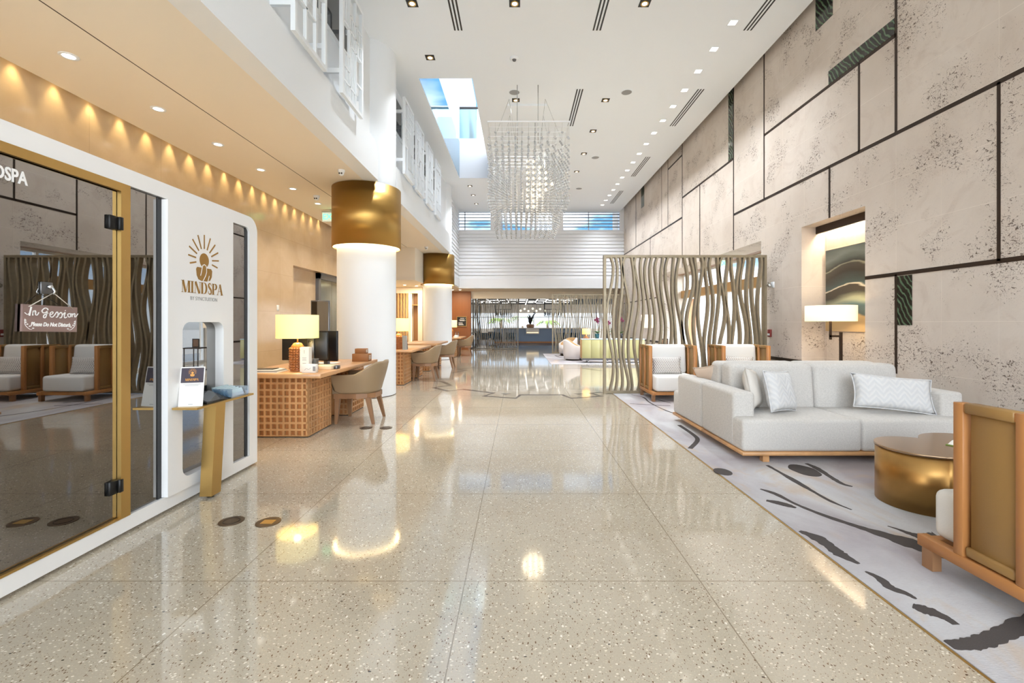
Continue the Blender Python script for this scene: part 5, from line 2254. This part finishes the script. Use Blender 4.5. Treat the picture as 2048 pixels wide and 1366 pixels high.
def shelf_things():
    Z = .737
    # brochure sign leaning back (faces the camera side of the passage)
    r = thing('information_card', 'white information card with dark sunburst picture, propped on the booth shelf', 'sign', (-2.365, 3.29, Z))
    R = Matrix.Translation((-2.362, 3.275, Z)) @ Matrix.Rotation(.12, 4, 'Z') @ Matrix.Rotation(-.16, 4, 'X') @ Matrix.Rotation(-.02, 4, 'Y')
    T = lambda x, y, z: tuple(R @ Vector((x, y, z)))
    b = MB()
    b.box(-.082, .082, 0, .003, 0, .285, T=T)
    b.build('card', M['paper'], r)
    b = MB()
    b.box(-.076, .076, -.001, .0005, .170, .278, T=T)
    b.build('picture', M['print_purple'], r)
    b = MB()
    D = lambda u, w, t: T(u, -.0012 - t, w)
    sunburst(b, 0, .242, .0085, D)
    serif_word(b, lambda u, w, t: T(u, -.0012 - t, .184 + w), .017)
    b.build('lettering', M['print_orange'], r)
    b = MB()
    for z, w in ((.158, .12), (.148, .09), (.014, .03)):
        b.box(-w / 2, w / 2, -.0008, 0, z, z + .003, T=T)
    b.build('print', M['print_grey'], r)
    b = MB()
    b.box(-.04, .04, .003, .006, 0, .20, T=T)
    b.hexa([T(-.03, .004, 0), T(.03, .004, 0), T(.03, .09, .014), T(-.03, .09, .014)], [T(-.03, .004, .004), T(.03, .004, .004), T(.03, .09, .018), T(-.03, .09, .018)])
    b.build('easel', M['acrylic'], r)
    # tilted black display
    r = thing('tablet_stand', 'black tilted tablet lying on the booth shelf behind the card', 'tablet', (-2.40, 3.50, Z))
    b = MB()
    b.hexa([(-2.445, 3.36, Z), (-2.30, 3.36, Z), (-2.30, 3.60, Z), (-2.445, 3.60, Z)], [(-2.445, 3.36, Z + .07), (-2.30, 3.36, Z + .012), (-2.30, 3.60, Z + .012), (-2.445, 3.60, Z + .07)])
    b.build('case', M['black_plastic'], r)
    b = MB()
    b.hexa([(-2.44, 3.37, Z + .069), (-2.305, 3.37, Z + .014), (-2.305, 3.59, Z + .014), (-2.44, 3.59, Z + .069)], [(-2.44, 3.37, Z + .071), (-2.305, 3.37, Z + .017), (-2.305, 3.59, Z + .017), (-2.44, 3.59, Z + .071)])
    b.build('screen', M['dark_glass'], r)
    # acrylic leaflet tray
    r = thing('leaflet_tray', 'clear acrylic leaflet tray at the far end of the booth shelf', 'leaflet holder', (-2.36, 3.72, Z))
    b = MB()
    for (x0, x1, ya, yb, za, zb) in ((-2.44, -2.28, 3.62, 3.626, 0, .075), (-2.44, -2.28, 3.834, 3.84, 0, .075), (-2.286, -2.28, 3.62, 3.84, 0, .04), (-2.44, -2.28, 3.62, 3.84, 0, .006)):
        b.box(x0, x1, ya, yb, Z + za, Z + zb)
    b.build('tray', M['acrylic'], r)
    b = MB()
    for k in range(5):
        x = -2.43 + k * .028
        b.hexa([(x, 3.632, Z + .007), (x + .012, 3.632, Z + .007), (x + .012, 3.828, Z + .007), (x, 3.828, Z + .007)], [(x - .02, 3.632, Z + .085 - k * .006), (x - .01, 3.632, Z + .085 - k * .006), (x - .01, 3.828, Z + .085 - k * .006), (x - .02, 3.828, Z + .085 - k * .006)])
    b.build('leaflet', M['pale_glass'], r)


shelf_things()


def hanging_sign():
    r = thing('adhesive_hook', 'square silver adhesive hook stuck on the tinted glass door', 'hook', (-2.49, 2.41, 1.52))
    b = MB()
    b.rbox(-2.503, -2.494, 2.378, 2.440, 1.492, 1.556, .003, 1)
    b.build('plate', M['grey_metal'], r)
    b = MB()
    b.tube([(-2.495, 2.411, 1.535), (-2.470, 2.411, 1.530), (-2.455, 2.411, 1.505), (-2.462, 2.411, 1.492), (-2.470, 2.411, 1.498)], .005, 8)
    b.sphere((-2.478, 2.409, 1.53), .013, 2)
    b.build('peg', M['chrome'], r)
    r = thing('hanging_sign', 'small wooden plaque in white script hanging by twine on the glass door', 'sign', (-2.485, 2.42, 1.36))
    ty = 2.42
    # plaque axes: u along Y, w up, slight roll
    A = Matrix.Rotation(-.03, 2)

    def T(u, w, t):
        q = A @ Vector((u, w))
        return (-2.496 + t, ty + q[0], 1.362 + q[1])
    hw, hh = .141, .069
    b = MB()
    b.prism([(-hw, -hh), (hw, -hh), (hw, hh), (-hw, hh)], 0, .012, T)
    b.build('board', M['sign_wood'], r)
    b = MB()
    for s in (-1, 1):
        for o in (0, .004):
            p0 = T(s * (hw - .025) + o, hh - .012, .013)
            b.tube([p0, (-2.464, 2.411 + o * .5, 1.499)], .0014, 5)
    b.build('twine', M['twine'], r)

    def C(x, y):       # coordinates as traced on the plaque
        u = (x - 265 + (y - 600) * .10) / 895
        w = (y - 600 - (x - 265) * .1006) / 435
        return (-hw + u * 2 * hw, hh - w * 2 * hh)
    b = MB()
    S_ = [([(345, 790), (362, 730), (385, 650)], 20), ([(278, 735), (315, 768), (345, 755)], 8), ([(395, 790), (415, 712)], 16), ([(402, 765), (430, 715), (446, 730), (440, 776), (465, 785), (495, 745)], 12),
          ([(640, 715), (632, 690), (590, 680), (545, 720), (562, 755), (600, 750), (625, 735), (612, 790), (590, 835), (562, 830), (575, 790), (640, 765)], 13),
          ([(665, 800), (716, 772), (712, 745), (676, 762), (668, 812), (700, 835), (745, 800)], 12), ([(742, 802), (785, 752), (803, 780), (790, 830), (762, 840)], 13), ([(800, 812), (850, 762), (872, 802), (852, 850), (822, 852)], 13),
          ([(870, 812), (925, 768), (905, 828), (915, 860), (948, 845)], 13), ([(928, 732), (932, 738)], 18), ([(1000, 790), (968, 802), (976, 842), (1006, 848), (1022, 812), (1000, 790), (1040, 800)], 13),
          ([(1040, 852), (1056, 792)], 14), ([(1046, 830), (1085, 792), (1096, 812), (1086, 850), (1110, 850), (1152, 798)], 11)]
    for pts, w in S_:
        P = catmull([C(*p) for p in pts], 5)
        b.stroke(P, w / 895 * 2 * hw * 1.15, T, .012, .0135)
    v, f = text_shape('Please Do Not Disturb', .030, .0008, shear=.25)
    xs = [q[0] for q in v]
    k = .205 / (max(xs) - min(xs))
    b.add(v, f, T=lambda a, c, e: T(a * k, -.032 + c * .98, .0125 + e))
    for s in (-1, 1):
        for q in range(5):
            cx, cz = s * (.128 - .004 * q * q * .6), -.012 - .010 * q
            b.prism([(cx - .006, cz), (cx, cz - .0035), (cx + .006, cz), (cx, cz + .0035)], .012, .0135, T)
        b.stroke(catmull([(s * .130, -.005), (s * .128, -.035), (s * .108, -.056), (s * .095, -.058)], 5), .002, T, .012, .0135)
    b.build('lettering', M['print_white'], r)


hanging_sign()


# ------------------------------------------------------------------ the niche, wall devices
def niche_things():
    r = thing('painting', 'large abstract painting of dark dunes and bands inside the wall niche', 'painting', (5.11, 6.87, 1.9))
    b = MB()
    b.box(5.098, 5.14, 6.26, 7.55, 1.20, 2.53)
    b.build('stretcher', M['paper_cream'], r)
    b = MB()
    b.box(5.094, 5.0985, 6.262, 7.548, 1.202, 2.528)
    b.build('canvas', M['painting'], r)
    x, y = 4.76, 6.72
    r = thing('floor_lamp', 'bronze swing-arm floor lamp with flat cream drum shade in the niche', 'lamp', (x, y, 0), 0)
    b = MB()
    b.cyl(x, y, 0, .02, .13, 32)
    b.build('base', M['bronze_dark'], r)
    b = MB()
    b.box(x - .016, x + .016, y - .016, y + .016, .02, 1.20)
    b.build('pole', M['bronze_dark'], r)
    b = MB()
    b.box(x - .165, x + .016, y - .012, y + .012, 1.125, 1.155)
    b.box(x - .165, x - .14, y - .012, y + .012, 1.09, 1.37)
    b.build('arm', M['bronze_dark'], r)
    b = MB()
    sx = x - .152
    b.lathe([(.325, 1.36), (.325, 1.59), (.321, 1.59), (.321, 1.36), (.325, 1.36)], sx, y, 56)
    b.build('lamp_shade', M['shade_cream'], r)
    put('lamp', 'POINT', (sx, y, 1.48), P_FLOOR, (1, .80, .50), .07, parent=r)
    r = thing('fire_alarm', 'small red fire alarm pull on the stone wall beside the niche', 'fire alarm', (XR, 8.58, 1.14))
    b = MB()
    b.rbox(XR - .035, XR, 8.53, 8.63, 1.07, 1.21, .005, 1)
    b.build('body', M['red_plastic'], r)
    b = MB()
    b.box(XR - .042, XR - .034, 8.545, 8.615, 1.10, 1.135)
    b.build('handle', M['print_white'], r)
    r = thing('wall_camera', 'small white camera mounted on the stone wall above the fire alarm', 'camera', (XR, 8.50, 2.04))
    b = MB()
    b.rbox(XR - .02, XR, 8.44, 8.54, 1.99, 2.10, .004, 1)
    b.build('plate', M['white_paint'], r)
    b = MB()
    b.sphere((XR - .06, 8.50, 2.035), .045, 2)
    b.build('lens', M['chrome'], r)
    r = thing('switch_plate', 'small white switch plate on the marble wall above the desk', 'switch', (XL, 9.36, 1.66))
    b = MB()
    b.rbox(XL, XL + .008, 9.31, 9.40, 1.585, 1.70, .002, 1)
    b.build('plate', M['white_paint'], r)
    b = MB()
    b.box(XL + .008, XL + .012, 9.335, 9.375, 1.61, 1.67)
    b.build('rocker', M['print_white'], r)


niche_things()


# ------------------------------------------------------------------ back lounge
def sideboard():
    r = thing('sideboard', 'long pale yellow sideboard with white edges in the back lounge', 'sideboard', (3.1, 15.25, RZ))
    x0, x1, y0, y1 = 2.09, 4.16, 14.98, 15.45
    b = MB()
    b.rbox(x0, x1, y0 + .02, y1, .16, .775, .004, 1)
    b.build('carcass', M['tan_fabric'], r)
    b = MB()
    b.rbox(x0 - .01, x1 + .01, y0, y1 + .01, .775, .80, .004, 1)
    b.build('top', M['pale_glass'], r)
    w = (x1 - x0) / 7
    for k in range(7):
        b = MB()
        b.rbox(x0 + w * k + .003, x0 + w * (k + 1) - .003, y0 + .004, y0 + .02, .165, .770, .002, 1)
        b.build('door', M['yellow_lacquer'], r)
    b = MB()
    b.box(x0 + .02, x1 - .02, y0 + .03, y1 - .02, .10, .16)
    b.build('plinth', M['grey_metal'], r)
    for x in (x0 + .22, x0 + .85, x1 - .85, x1 - .22):
        for y in (y0 + .06, y1 - .08):
            b = MB()
            b.cyl(x, y, 0 + RZ, .10, .02, 12)
            b.build('leg', M['chrome'], r)


sideboard()


def orchid(x, y, z, label, pot, seed, h=.55):
    rng = random.Random(seed)
    r = thing('potted_orchid', label, 'plant', (x, y, z))
    b = MB()
    b.lathe([(.001, .012), (.07, .012), (.085, .17), (.078, .17), (.066, .03), (.001, .03)], x, y, 24, T=lambda a, c, d: (a, c, d + z))
    b.build('pot', pot, r)
    b = MB()
    b.cyl(x, y, z, z + .012, .17, 28)
    b.build('tray', M['paper'], r)
    b = MB()
    for k in range(7):
        a = rng.uniform(0, 2 * PI)
        l = rng.uniform(.16, .28)
        v, f = [], []
        for i in range(7):
            t = i / 6
            rr, zz = l * t * .8, .16 + l * (t * 1.1 - .85 * t * t)
            hw = .028 * math.sin(PI * min(1, t * .95 + .05))
            cxp, cyp = x + math.cos(a) * rr, y + math.sin(a) * rr
            v += [(cxp - math.sin(a) * hw, cyp + math.cos(a) * hw, z + zz + .006), (cxp, cyp, z + zz), (cxp + math.sin(a) * hw, cyp - math.cos(a) * hw, z + zz + .006)]
        for i in range(6):
            q = 3 * i
            f += [(q, q + 1, q + 4, q + 3), (q + 1, q + 2, q + 5, q + 4)]
        b.add(v, f, 0, True)
    b.build('foliage', M['leaf'], r)
    b = MB()
    st = catmull([(x, y, z + .15), (x + .01, y, z + .15 + h * .5), (x + .03, y - .02, z + .15 + h * .85), (x - .05, y - .04, z + .15 + h)], 6)
    b.tube(st, .004, 6)
    b.build('stem', M['leaf'], r)
    b = MB()
    for k in range(9):
        p = st[-1 - int(k * .9)]
        c = (p[0] + rng.uniform(-.05, .05), p[1] + rng.uniform(-.03, .03), p[2] + rng.uniform(-.04, .05))
        for q in range(5):
            a = 2 * PI * q / 5 + rng.random()
            b.sphere((c[0] + .022 * math.cos(a), c[1] - .01, c[2] + .022 * math.sin(a)), .019, 1, sc_=(1, .35, 1))
    b.build('blossom', M['petal'], r)


orchid(2.62, 15.2, .80, 'purple orchid in a teal pot on the yellow sideboard', M['pot_teal'], 1, .50)
orchid(3.42, 15.2, .80, 'purple orchid in a black pot on the yellow sideboard', M['pot_black'], 2, .52)
orchid(3.0, 15.25, .80, 'small purple orchid between the teal and the black pots', M['pot_black'], 3, .42)


def back_lounge():
    # lamp with branching base
    x, y, z = 2.26, 15.22, .80
    r = thing('table_lamp', 'small orange lamp with a branching wooden base on the yellow sideboard', 'lamp', (x, y, z))
    b = MB()
    for k in range(6):
        a = 2 * PI * k / 6
        b.tube(catmull([(x + .11 * math.cos(a), y + .08 * math.sin(a), z + .012), (x + .05 * math.cos(a + .5), y + .05 * math.sin(a + .5), z + .05), (x, y, z + .13)], 5), .009, 6)
    b.tube([(x, y, z + .12), (x, y, z + .2)], .008, 8)
    b.build('base', M['oak_red'], r)
    b = MB()
    b.lathe([(.135, .15), (.135, .34), (.131, .34), (.131, .15), (.135, .15)], x, y, 36, T=lambda a, c, d: (a, c, d + z))
    b.build('lamp_shade', M['shade_orange'], r)
    put('lamp', 'POINT', (x, y, z + .25), 2.5, (1, .70, .32), .04, parent=r)
    # barrel chairs
    for (cx, cy_, rz, lab) in ((1.98, 18.3, .5, 'white barrel armchair with tan inside, in front of the wavy screen'), (1.98, 16.2, PI - .2, 'white barrel armchair beside the end of the yellow sideboard, seen from behind')):
        r = thing('barrel_chair', lab, 'armchair', (cx, cy_, RZ), rz, 'white barrel armchairs in the back lounge')
        v, f, sm = [], [], []
        n = 28
        for k in range(n + 1):
            a = math.radians(-125 + 250 * k / n)      # back at +x ... opening at -x
            top = .72 - .22 * sstep(.3, 1.0, abs(a) / math.radians(125))
            for (rr, zz) in ((.36, .05), (.385, .2), (.39, top - .03), (.375, top), (.325, top), (.31, top - .03), (.30, .2), (.30, .05)):
                v.append((rr * math.cos(a), rr * math.sin(a), zz))
        for k in range(n):
            for i in range(8):
                j = (i + 1) % 8
                f.append((k * 8 + i, (k + 1) * 8 + i, (k + 1) * 8 + j, k * 8 + j))
        f += [tuple(range(8)), tuple(n * 8 + i for i in reversed(range(8)))]
        b = MB()
        b.add(v, f, 0, True)
        b.m = [(1 if (q < n * 8 and q % 8 in (4, 5, 6)) else 0) for q in range(len(f))]
        b.build('shell', [M['barrel_fabric'], M['tan_fabric']], r, local=True)
        b = MB()
        b.cyl(-.02, 0, .10, .42, .31, 32)
        b.build('seat', M['barrel_fabric'], r, local=True)
        b = MB()
        b.cyl(0, 0, 0, .06, .30, 28)
        b.build('plinth', M['bronze_dark'], r, local=True)
    # floor lamp seen through the screen
    x, y = 3.72, 13.0
    r = thing('floor_lamp', 'floor lamp with white drum shade seen through the wavy screen', 'lamp', (x, y, 0))
    b = MB()
    b.cyl(x, y, 0, .02, .15, 28)
    b.build('base', M['bronze_dark'], r)
    b = MB()
    b.cyl(x, y, .02, 1.25, .013, 12)
    b.build('pole', M['bronze_dark'], r)
    b = MB()
    b.lathe([(.21, 1.19), (.21, 1.56), (.206, 1.56), (.206, 1.19), (.21, 1.19)], x, y, 40)
    b.build('lamp_shade', M['shade_cream'], r)
    put('lamp', 'POINT', (x, y, 1.40), P_FLOOR, (1, .80, .50), .05, parent=r)
    x0, y0 = 3.95, 13.0
    r = thing('side_table', 'small dark side table beside the floor lamp behind the screen', 'table', (x0 + .2, y0, 0))
    b = MB()
    b.box(x0, x0 + .45, y0 - .22, y0 + .22, .60, .63)
    b.build('table_top', M['bronze_dark'], r)
    for dx in (.02, .41):
        for dy in (-.20, .18):
            b = MB()
            b.box(x0 + dx, x0 + dx + .02, y0 + dy, y0 + dy + .02, 0, .60)
            b.build('leg', M['bronze_dark'], r)
    r = thing('picture_frame', 'small dark picture frame standing on the side table behind the screen', 'picture frame', (x0 + .22, y0, .63))
    b = MB()
    b.box(x0 + .12, x0 + .32, y0 - .01, y0 + .01, .63, .88)
    b.build('frame', M['black_metal'], r)
    b = MB()
    b.box(x0 + .145, x0 + .295, y0 - .012, y0 - .009, .655, .855)
    b.build('picture', M['walnut'], r)


back_lounge()


# ------------------------------------------------------------------ reception cabinet beyond the second column, wall sign
def reception():
    r = thing('slatted_cabinet', 'beige slatted room divider with lit shelf beyond the thick column', 'room divider', (-4.3, 18.2, 0))
    b = MB()
    b.box(-4.93, -3.80, 18.0, 18.06, 2.50, 2.73)
    b.box(-4.93, -3.80, 18.0, 18.5, 0, .12)
    b.box(-3.98, -3.80, 18.0, 18.12, .12, 2.50)
    b.box(-4.36, -4.28, 18.0, 18.10, .12, 2.50)
    b.box(-4.93, -3.8, 18.48, 18.52, 0, 2.73)
    b.build('frame', M['soffit_paint'], r)
    for k in range(5):
        b = MB()
        x = -4.90 + k * .115
        b.box(x, x + .06, 18.0, 18.08, .12, 2.50)
        b.build('slat', M['tan_fabric'], r)
    b = MB()
    b.box(-4.27, -4.24, 18.06, 18.09, .5, 2.48)
    b.build('light_strip', M['glow_strip'], r)
    b = MB()
    b.box(-4.24, -3.98, 18.40, 18.47, .12, 2.50)
    b.build('back_panel', M['walnut'], r)
    b = MB()
    b.box(-4.24, -3.98, 18.06, 18.40, 2.02, 2.05)
    b.build('shelf', M['gold_trim'], r)
    # angled lit side
    b = MB()
    for k in range(5):
        t = k / 4
        x, y = -3.78 + .36 * t, 18.05 + .7 * t
        b.box(x - .025, x + .025, y - .03, y + .03, .05, 2.66)
    b.hexa([(-3.80, 18.02, 2.62), (-3.40, 18.74, 2.62), (-3.46, 18.78, 2.62), (-3.86, 18.06, 2.62)], [(-3.80, 18.02, 2.74), (-3.40, 18.74, 2.74), (-3.46, 18.78, 2.74), (-3.86, 18.06, 2.74)])
    b.build('angled_slat', M['walnut'], r)
    b = MB()
    b.hexa([(-3.86, 18.16, .3), (-3.48, 18.84, .3), (-3.50, 18.86, .3), (-3.88, 18.18, .3)], [(-3.86, 18.16, 2.6), (-3.48, 18.84, 2.6), (-3.50, 18.86, 2.6), (-3.88, 18.18, 2.6)])
    b.build('lit_panel', M['glow_strip'], r)
    r = thing('wall_sign', 'black framed direction sign on the wood-clad wall', 'sign', (-2.78, 22.48, 1.4))
    b = MB()
    b.box(-3.05, -2.56, 22.46, 22.498, 1.15, 1.64)
    b.build('frame', M['gold_trim'], r)
    b = MB()
    b.box(-3.03, -2.58, 22.455, 22.462, 1.17, 1.62)
    b.build('board', M['black_plastic'], r)
    b = MB()
    for (x0, x1, z) in ((-2.88, -2.68, 1.54), (-2.92, -2.66, 1.46), (-2.90, -2.66, 1.42), (-2.96, -2.76, 1.32), (-2.96, -2.74, 1.26), (-2.96, -2.70, 1.22)):
        b.box(x0, x1, 22.452, 22.456, z, z + .022)
    for z in (1.54, 1.44):
        b.prism([(-2.63, z), (-2.605, z + .012), (-2.63, z + .025)], 0, .003, lambda u, w, t: (u, 22.455 - t, w))
    b.build('print', M['print_white'], r)


reception()


# ------------------------------------------------------------------ restaurant
def restaurant():
    r = thing('bar_counter', 'long blue-grey bar counter with rippled front at the end of the hall', 'bar', (1.4, 30.2, 0))
    b = MB()
    b.box(-1.6, 4.4, 29.85, 30.5, .10, .94)
    b.build('front', M['bar_front'], r)
    b = MB()
    b.rbox(-1.7, 4.5, 29.75, 30.6, .94, .99, .006, 1)
    b.build('counter_top', M['marble_pale'], r)
    b = MB()
    b.box(-1.55, 4.35, 29.9, 30.45, 0, .10)
    b.build('kick_plate', M['oak_red'], r)
    r = thing('plant_arrangement', 'dark spiky plant arrangement in a bowl on the bar counter', 'plant', (.78, 30.1, .99))
    b = MB()
    b.lathe([(.001, 0), (.22, 0), (.28, .14), (.20, .24), (.001, .24)], .78, 30.1, 24, T=lambda a, c, d: (a, c, d + .99))
    b.build('bowl', M['walnut'], r)
    b = MB()
    rng = random.Random(4)
    for k in range(34):
        a = rng.uniform(0, 2 * PI)
        l = rng.uniform(.25, .75)
        t = rng.uniform(.1, .55)
        b.tube([(.78, 30.1, 1.2), (.78 + math.cos(a) * t * l * .5, 30.1 + math.sin(a) * t * l * .5, 1.2 + l * .6), (.78 + math.cos(a) * t * l, 30.1 + math.sin(a) * t * l, 1.2 + l)], .03, 5, radii=[.03, .04, .005])
    b.tube(catmull([(.85, 30.1, 1.5), (.95, 30.1, 1.8), (1.1, 30.1, 1.95), (.98, 30.1, 2.02)], 5), .03, 6)
    b.build('foliage', M['pot_black'], r)
    r = thing('display_board', 'white display board fixed on the front of the bar counter', 'board', (1.0, 29.8, .7))
    b = MB()
    b.box(.50, 1.34, 29.72, 29.849, .60, .935)
    b.build('board', M['marble_pale'], r)
    b = MB()
    b.box(.54, 1.30, 29.70, 29.725, .66, .70)
    b.build('ledge', M['glow_strip'], r)
    # hanging racks
    for (x0, x1, lab) in ((-1.55, -.45, 'black hanging glass rack over the bar, beside the dark screen'), (1.7, 2.9, 'black hanging glass rack over the bar, beside the other screen')):
        r = thing('hanging_rack', lab, 'rack', ((x0 + x1) / 2, 30.2, 1.9), 0, 'hanging racks over the bar')
        b = MB()
        for z in (1.75, 2.2):
            for (a0, a1, c0, c1) in ((x0, x1, 29.95, 29.98), (x0, x1, 30.42, 30.45), (x0, x0 + .03, 29.95, 30.45), (x1 - .03, x1, 29.95, 30.45)):
                b.box(a0, a1, c0, c1, z, z + .025)
        for x in (x0, x1 - .03):
            for y in (29.95, 30.42):
                b.box(x, x + .03, y, y + .03, 1.75, 2.78)
        b.build('frame', M['black_metal'], r)
        for k in range(8):
            b = MB()
            x = x0 + .1 + k * (x1 - x0 - .2) / 7
            b.lathe([(.04, 1.80), (.045, 1.95), (.018, 2.05), (.012, 2.2)], x, 30.2, 10)
            b.build('bottle', M['dark_glass'], r)
    # globe pendants
    first = None
    say = ['first', 'second', 'third', 'fourth', 'fifth', 'sixth', 'seventh']
    for k in range(7):
        x, y, z = .15 + k * .28, 31.6 + (k % 3) * .5, 2.16 + (k % 2) * .14
        lab = '%s small warm globe pendant in the cluster above the bar' % say[k]
        if first is None:
            r = thing('globe_pendant', lab, 'pendant lamp', (x, y, z), 0, 'warm globe pendants over the bar')
            b = MB()
            b.sphere((0, 0, 0), .07, 2)
            b.build('globe', M['bulb_warm'], r, local=True)
            b = MB()
            b.cyl(0, 0, .09, .46, .006, 6)
            b.build('cord', M['black_metal'], r, local=True)
            first = r
        else:
            dup(first, (x, y, z), 0, lab)
    # dining chairs and tables behind the dark screen
    spots = [(-1.95, 25.0, .3), (-1.2, 25.3, -.2), (-.45, 25.1, .1), (-1.6, 27.4, 2.8), (2.3, 25.2, .2), (3.1, 25.2, -.3)]
    labs = ['blue dining chair behind the dark screen, next to the glazed partition', 'blue dining chair in the middle behind the dark screen', 'blue dining chair behind the dark screen, next to the opening',
            'blue dining chair further back beyond the round table', 'blue dining chair behind the other screen, next to the opening', 'blue dining chair behind the other screen, further from the opening']
    first = None
    for (x, y, a), lab in zip(spots, labs):
        if first is None:
            r = thing('dining_chair', lab, 'chair', (x, y, 0), a, 'blue dining chairs in the restaurant')
            b = MB()
            b.rbox(-.27, .27, -.25, .25, .40, .50, .03, 2)
            b.build('seat', M['blue_fabric'], r, local=True)
            b = MB()
            v, f = [], []
            n = 16
            for k in range(n + 1):
                q = PI * k / n
                for (rr, z) in ((.28, .42), (.29, .78), (.24, .78), (.23, .42)):
                    v.append((rr * math.cos(q), -.05 - rr * math.sin(q) * .85, z))
            for k in range(n):
                for i in range(4):
                    j = (i + 1) % 4
                    f.append((4 * k + i, 4 * k + 4 + i, 4 * k + 4 + j, 4 * k + j))
            f += [(0, 1, 2, 3), (4 * n + 3, 4 * n + 2, 4 * n + 1, 4 * n)]
            b.add(v, f, 0, True)
            b.build('backrest', M['blue_fabric'], r, local=True)
            for sx in (-1, 1):
                for sy in (-1, 1):
                    b = MB()
                    b.hexa([(sx * .24 - .012, sy * .22 - .012, 0), (sx * .24 + .012, sy * .22 - .012, 0), (sx * .24 + .012, sy * .22 + .012, 0), (sx * .24 - .012, sy * .22 + .012, 0)],
                           [(sx * .2 - .02, sy * .2 - .02, .41), (sx * .2 + .02, sy * .2 - .02, .41), (sx * .2 + .02, sy * .2 + .02, .41), (sx * .2 - .02, sy * .2 + .02, .41)])
                    b.build('leg', M['walnut'], r, local=True)
            first = r
        else:
            dup(first, (x, y, 0), a, lab)
    for (x, y, lab) in ((-1.5, 26.3, 'round dark table behind the dark screen'), (2.7, 26.1, 'round dark table behind the screen by the barrel chairs')):
        r = thing('dining_table', lab, 'table', (x, y, 0))
        b = MB()
        b.cyl(x, y, .71, .75, .42, 36)
        b.build('table_top', M['walnut'], r)
        b = MB()
        b.lathe([(.24, 0), (.24, .02), (.04, .04), (.035, .71)], x, y, 24)
        b.build('pedestal', M['black_metal'], r)
    # trees outside
    rng = random.Random(9)
    for k, (x, y, h, lab) in enumerate(((-1.6, 42, 2.3, 'sunlit palm outside the restaurant windows, beyond the dark screen'), (.35, 44, 2.5, 'sunlit palm outside the windows just behind the bar arrangement'), (2.7, 43, 2.1, 'sunlit palm outside the windows beside the hanging rack'))):
        r = thing('palm_tree', lab, 'tree', (x, y, -.13))
        b = MB()
        b.tube(catmull([(x, y, -.13), (x + .05, y, .6), (x, y, h - .8)], 5), .09, 8)
        b.build('trunk', M['bark'], r)
        b = MB()
        for q in range(22):
            a = rng.uniform(0, 2 * PI)
            l = rng.uniform(.9, 1.4)
            v, f = [], []
            for i in range(8):
                t = i / 7
                rr, zz = l * t, h - .8 + l * (.9 * t - 1.1 * t * t)
                hw = .16 * math.sin(PI * min(1, .1 + .9 * t)) * (1 - .4 * t)
                px, py = x + math.cos(a) * rr, y + math.sin(a) * rr
                v += [(px - math.sin(a) * hw, py + math.cos(a) * hw, zz - .06), (px, py, zz + .02), (px + math.sin(a) * hw, py - math.cos(a) * hw, zz - .06)]
            for i in range(7):
                e = 3 * i
                f += [(e, e + 1, e + 4, e + 3), (e + 1, e + 2, e + 5, e + 4)]
            b.add(v, f, 0, False)
        b.build('fronds', M['leaf_light'], r)


restaurant()
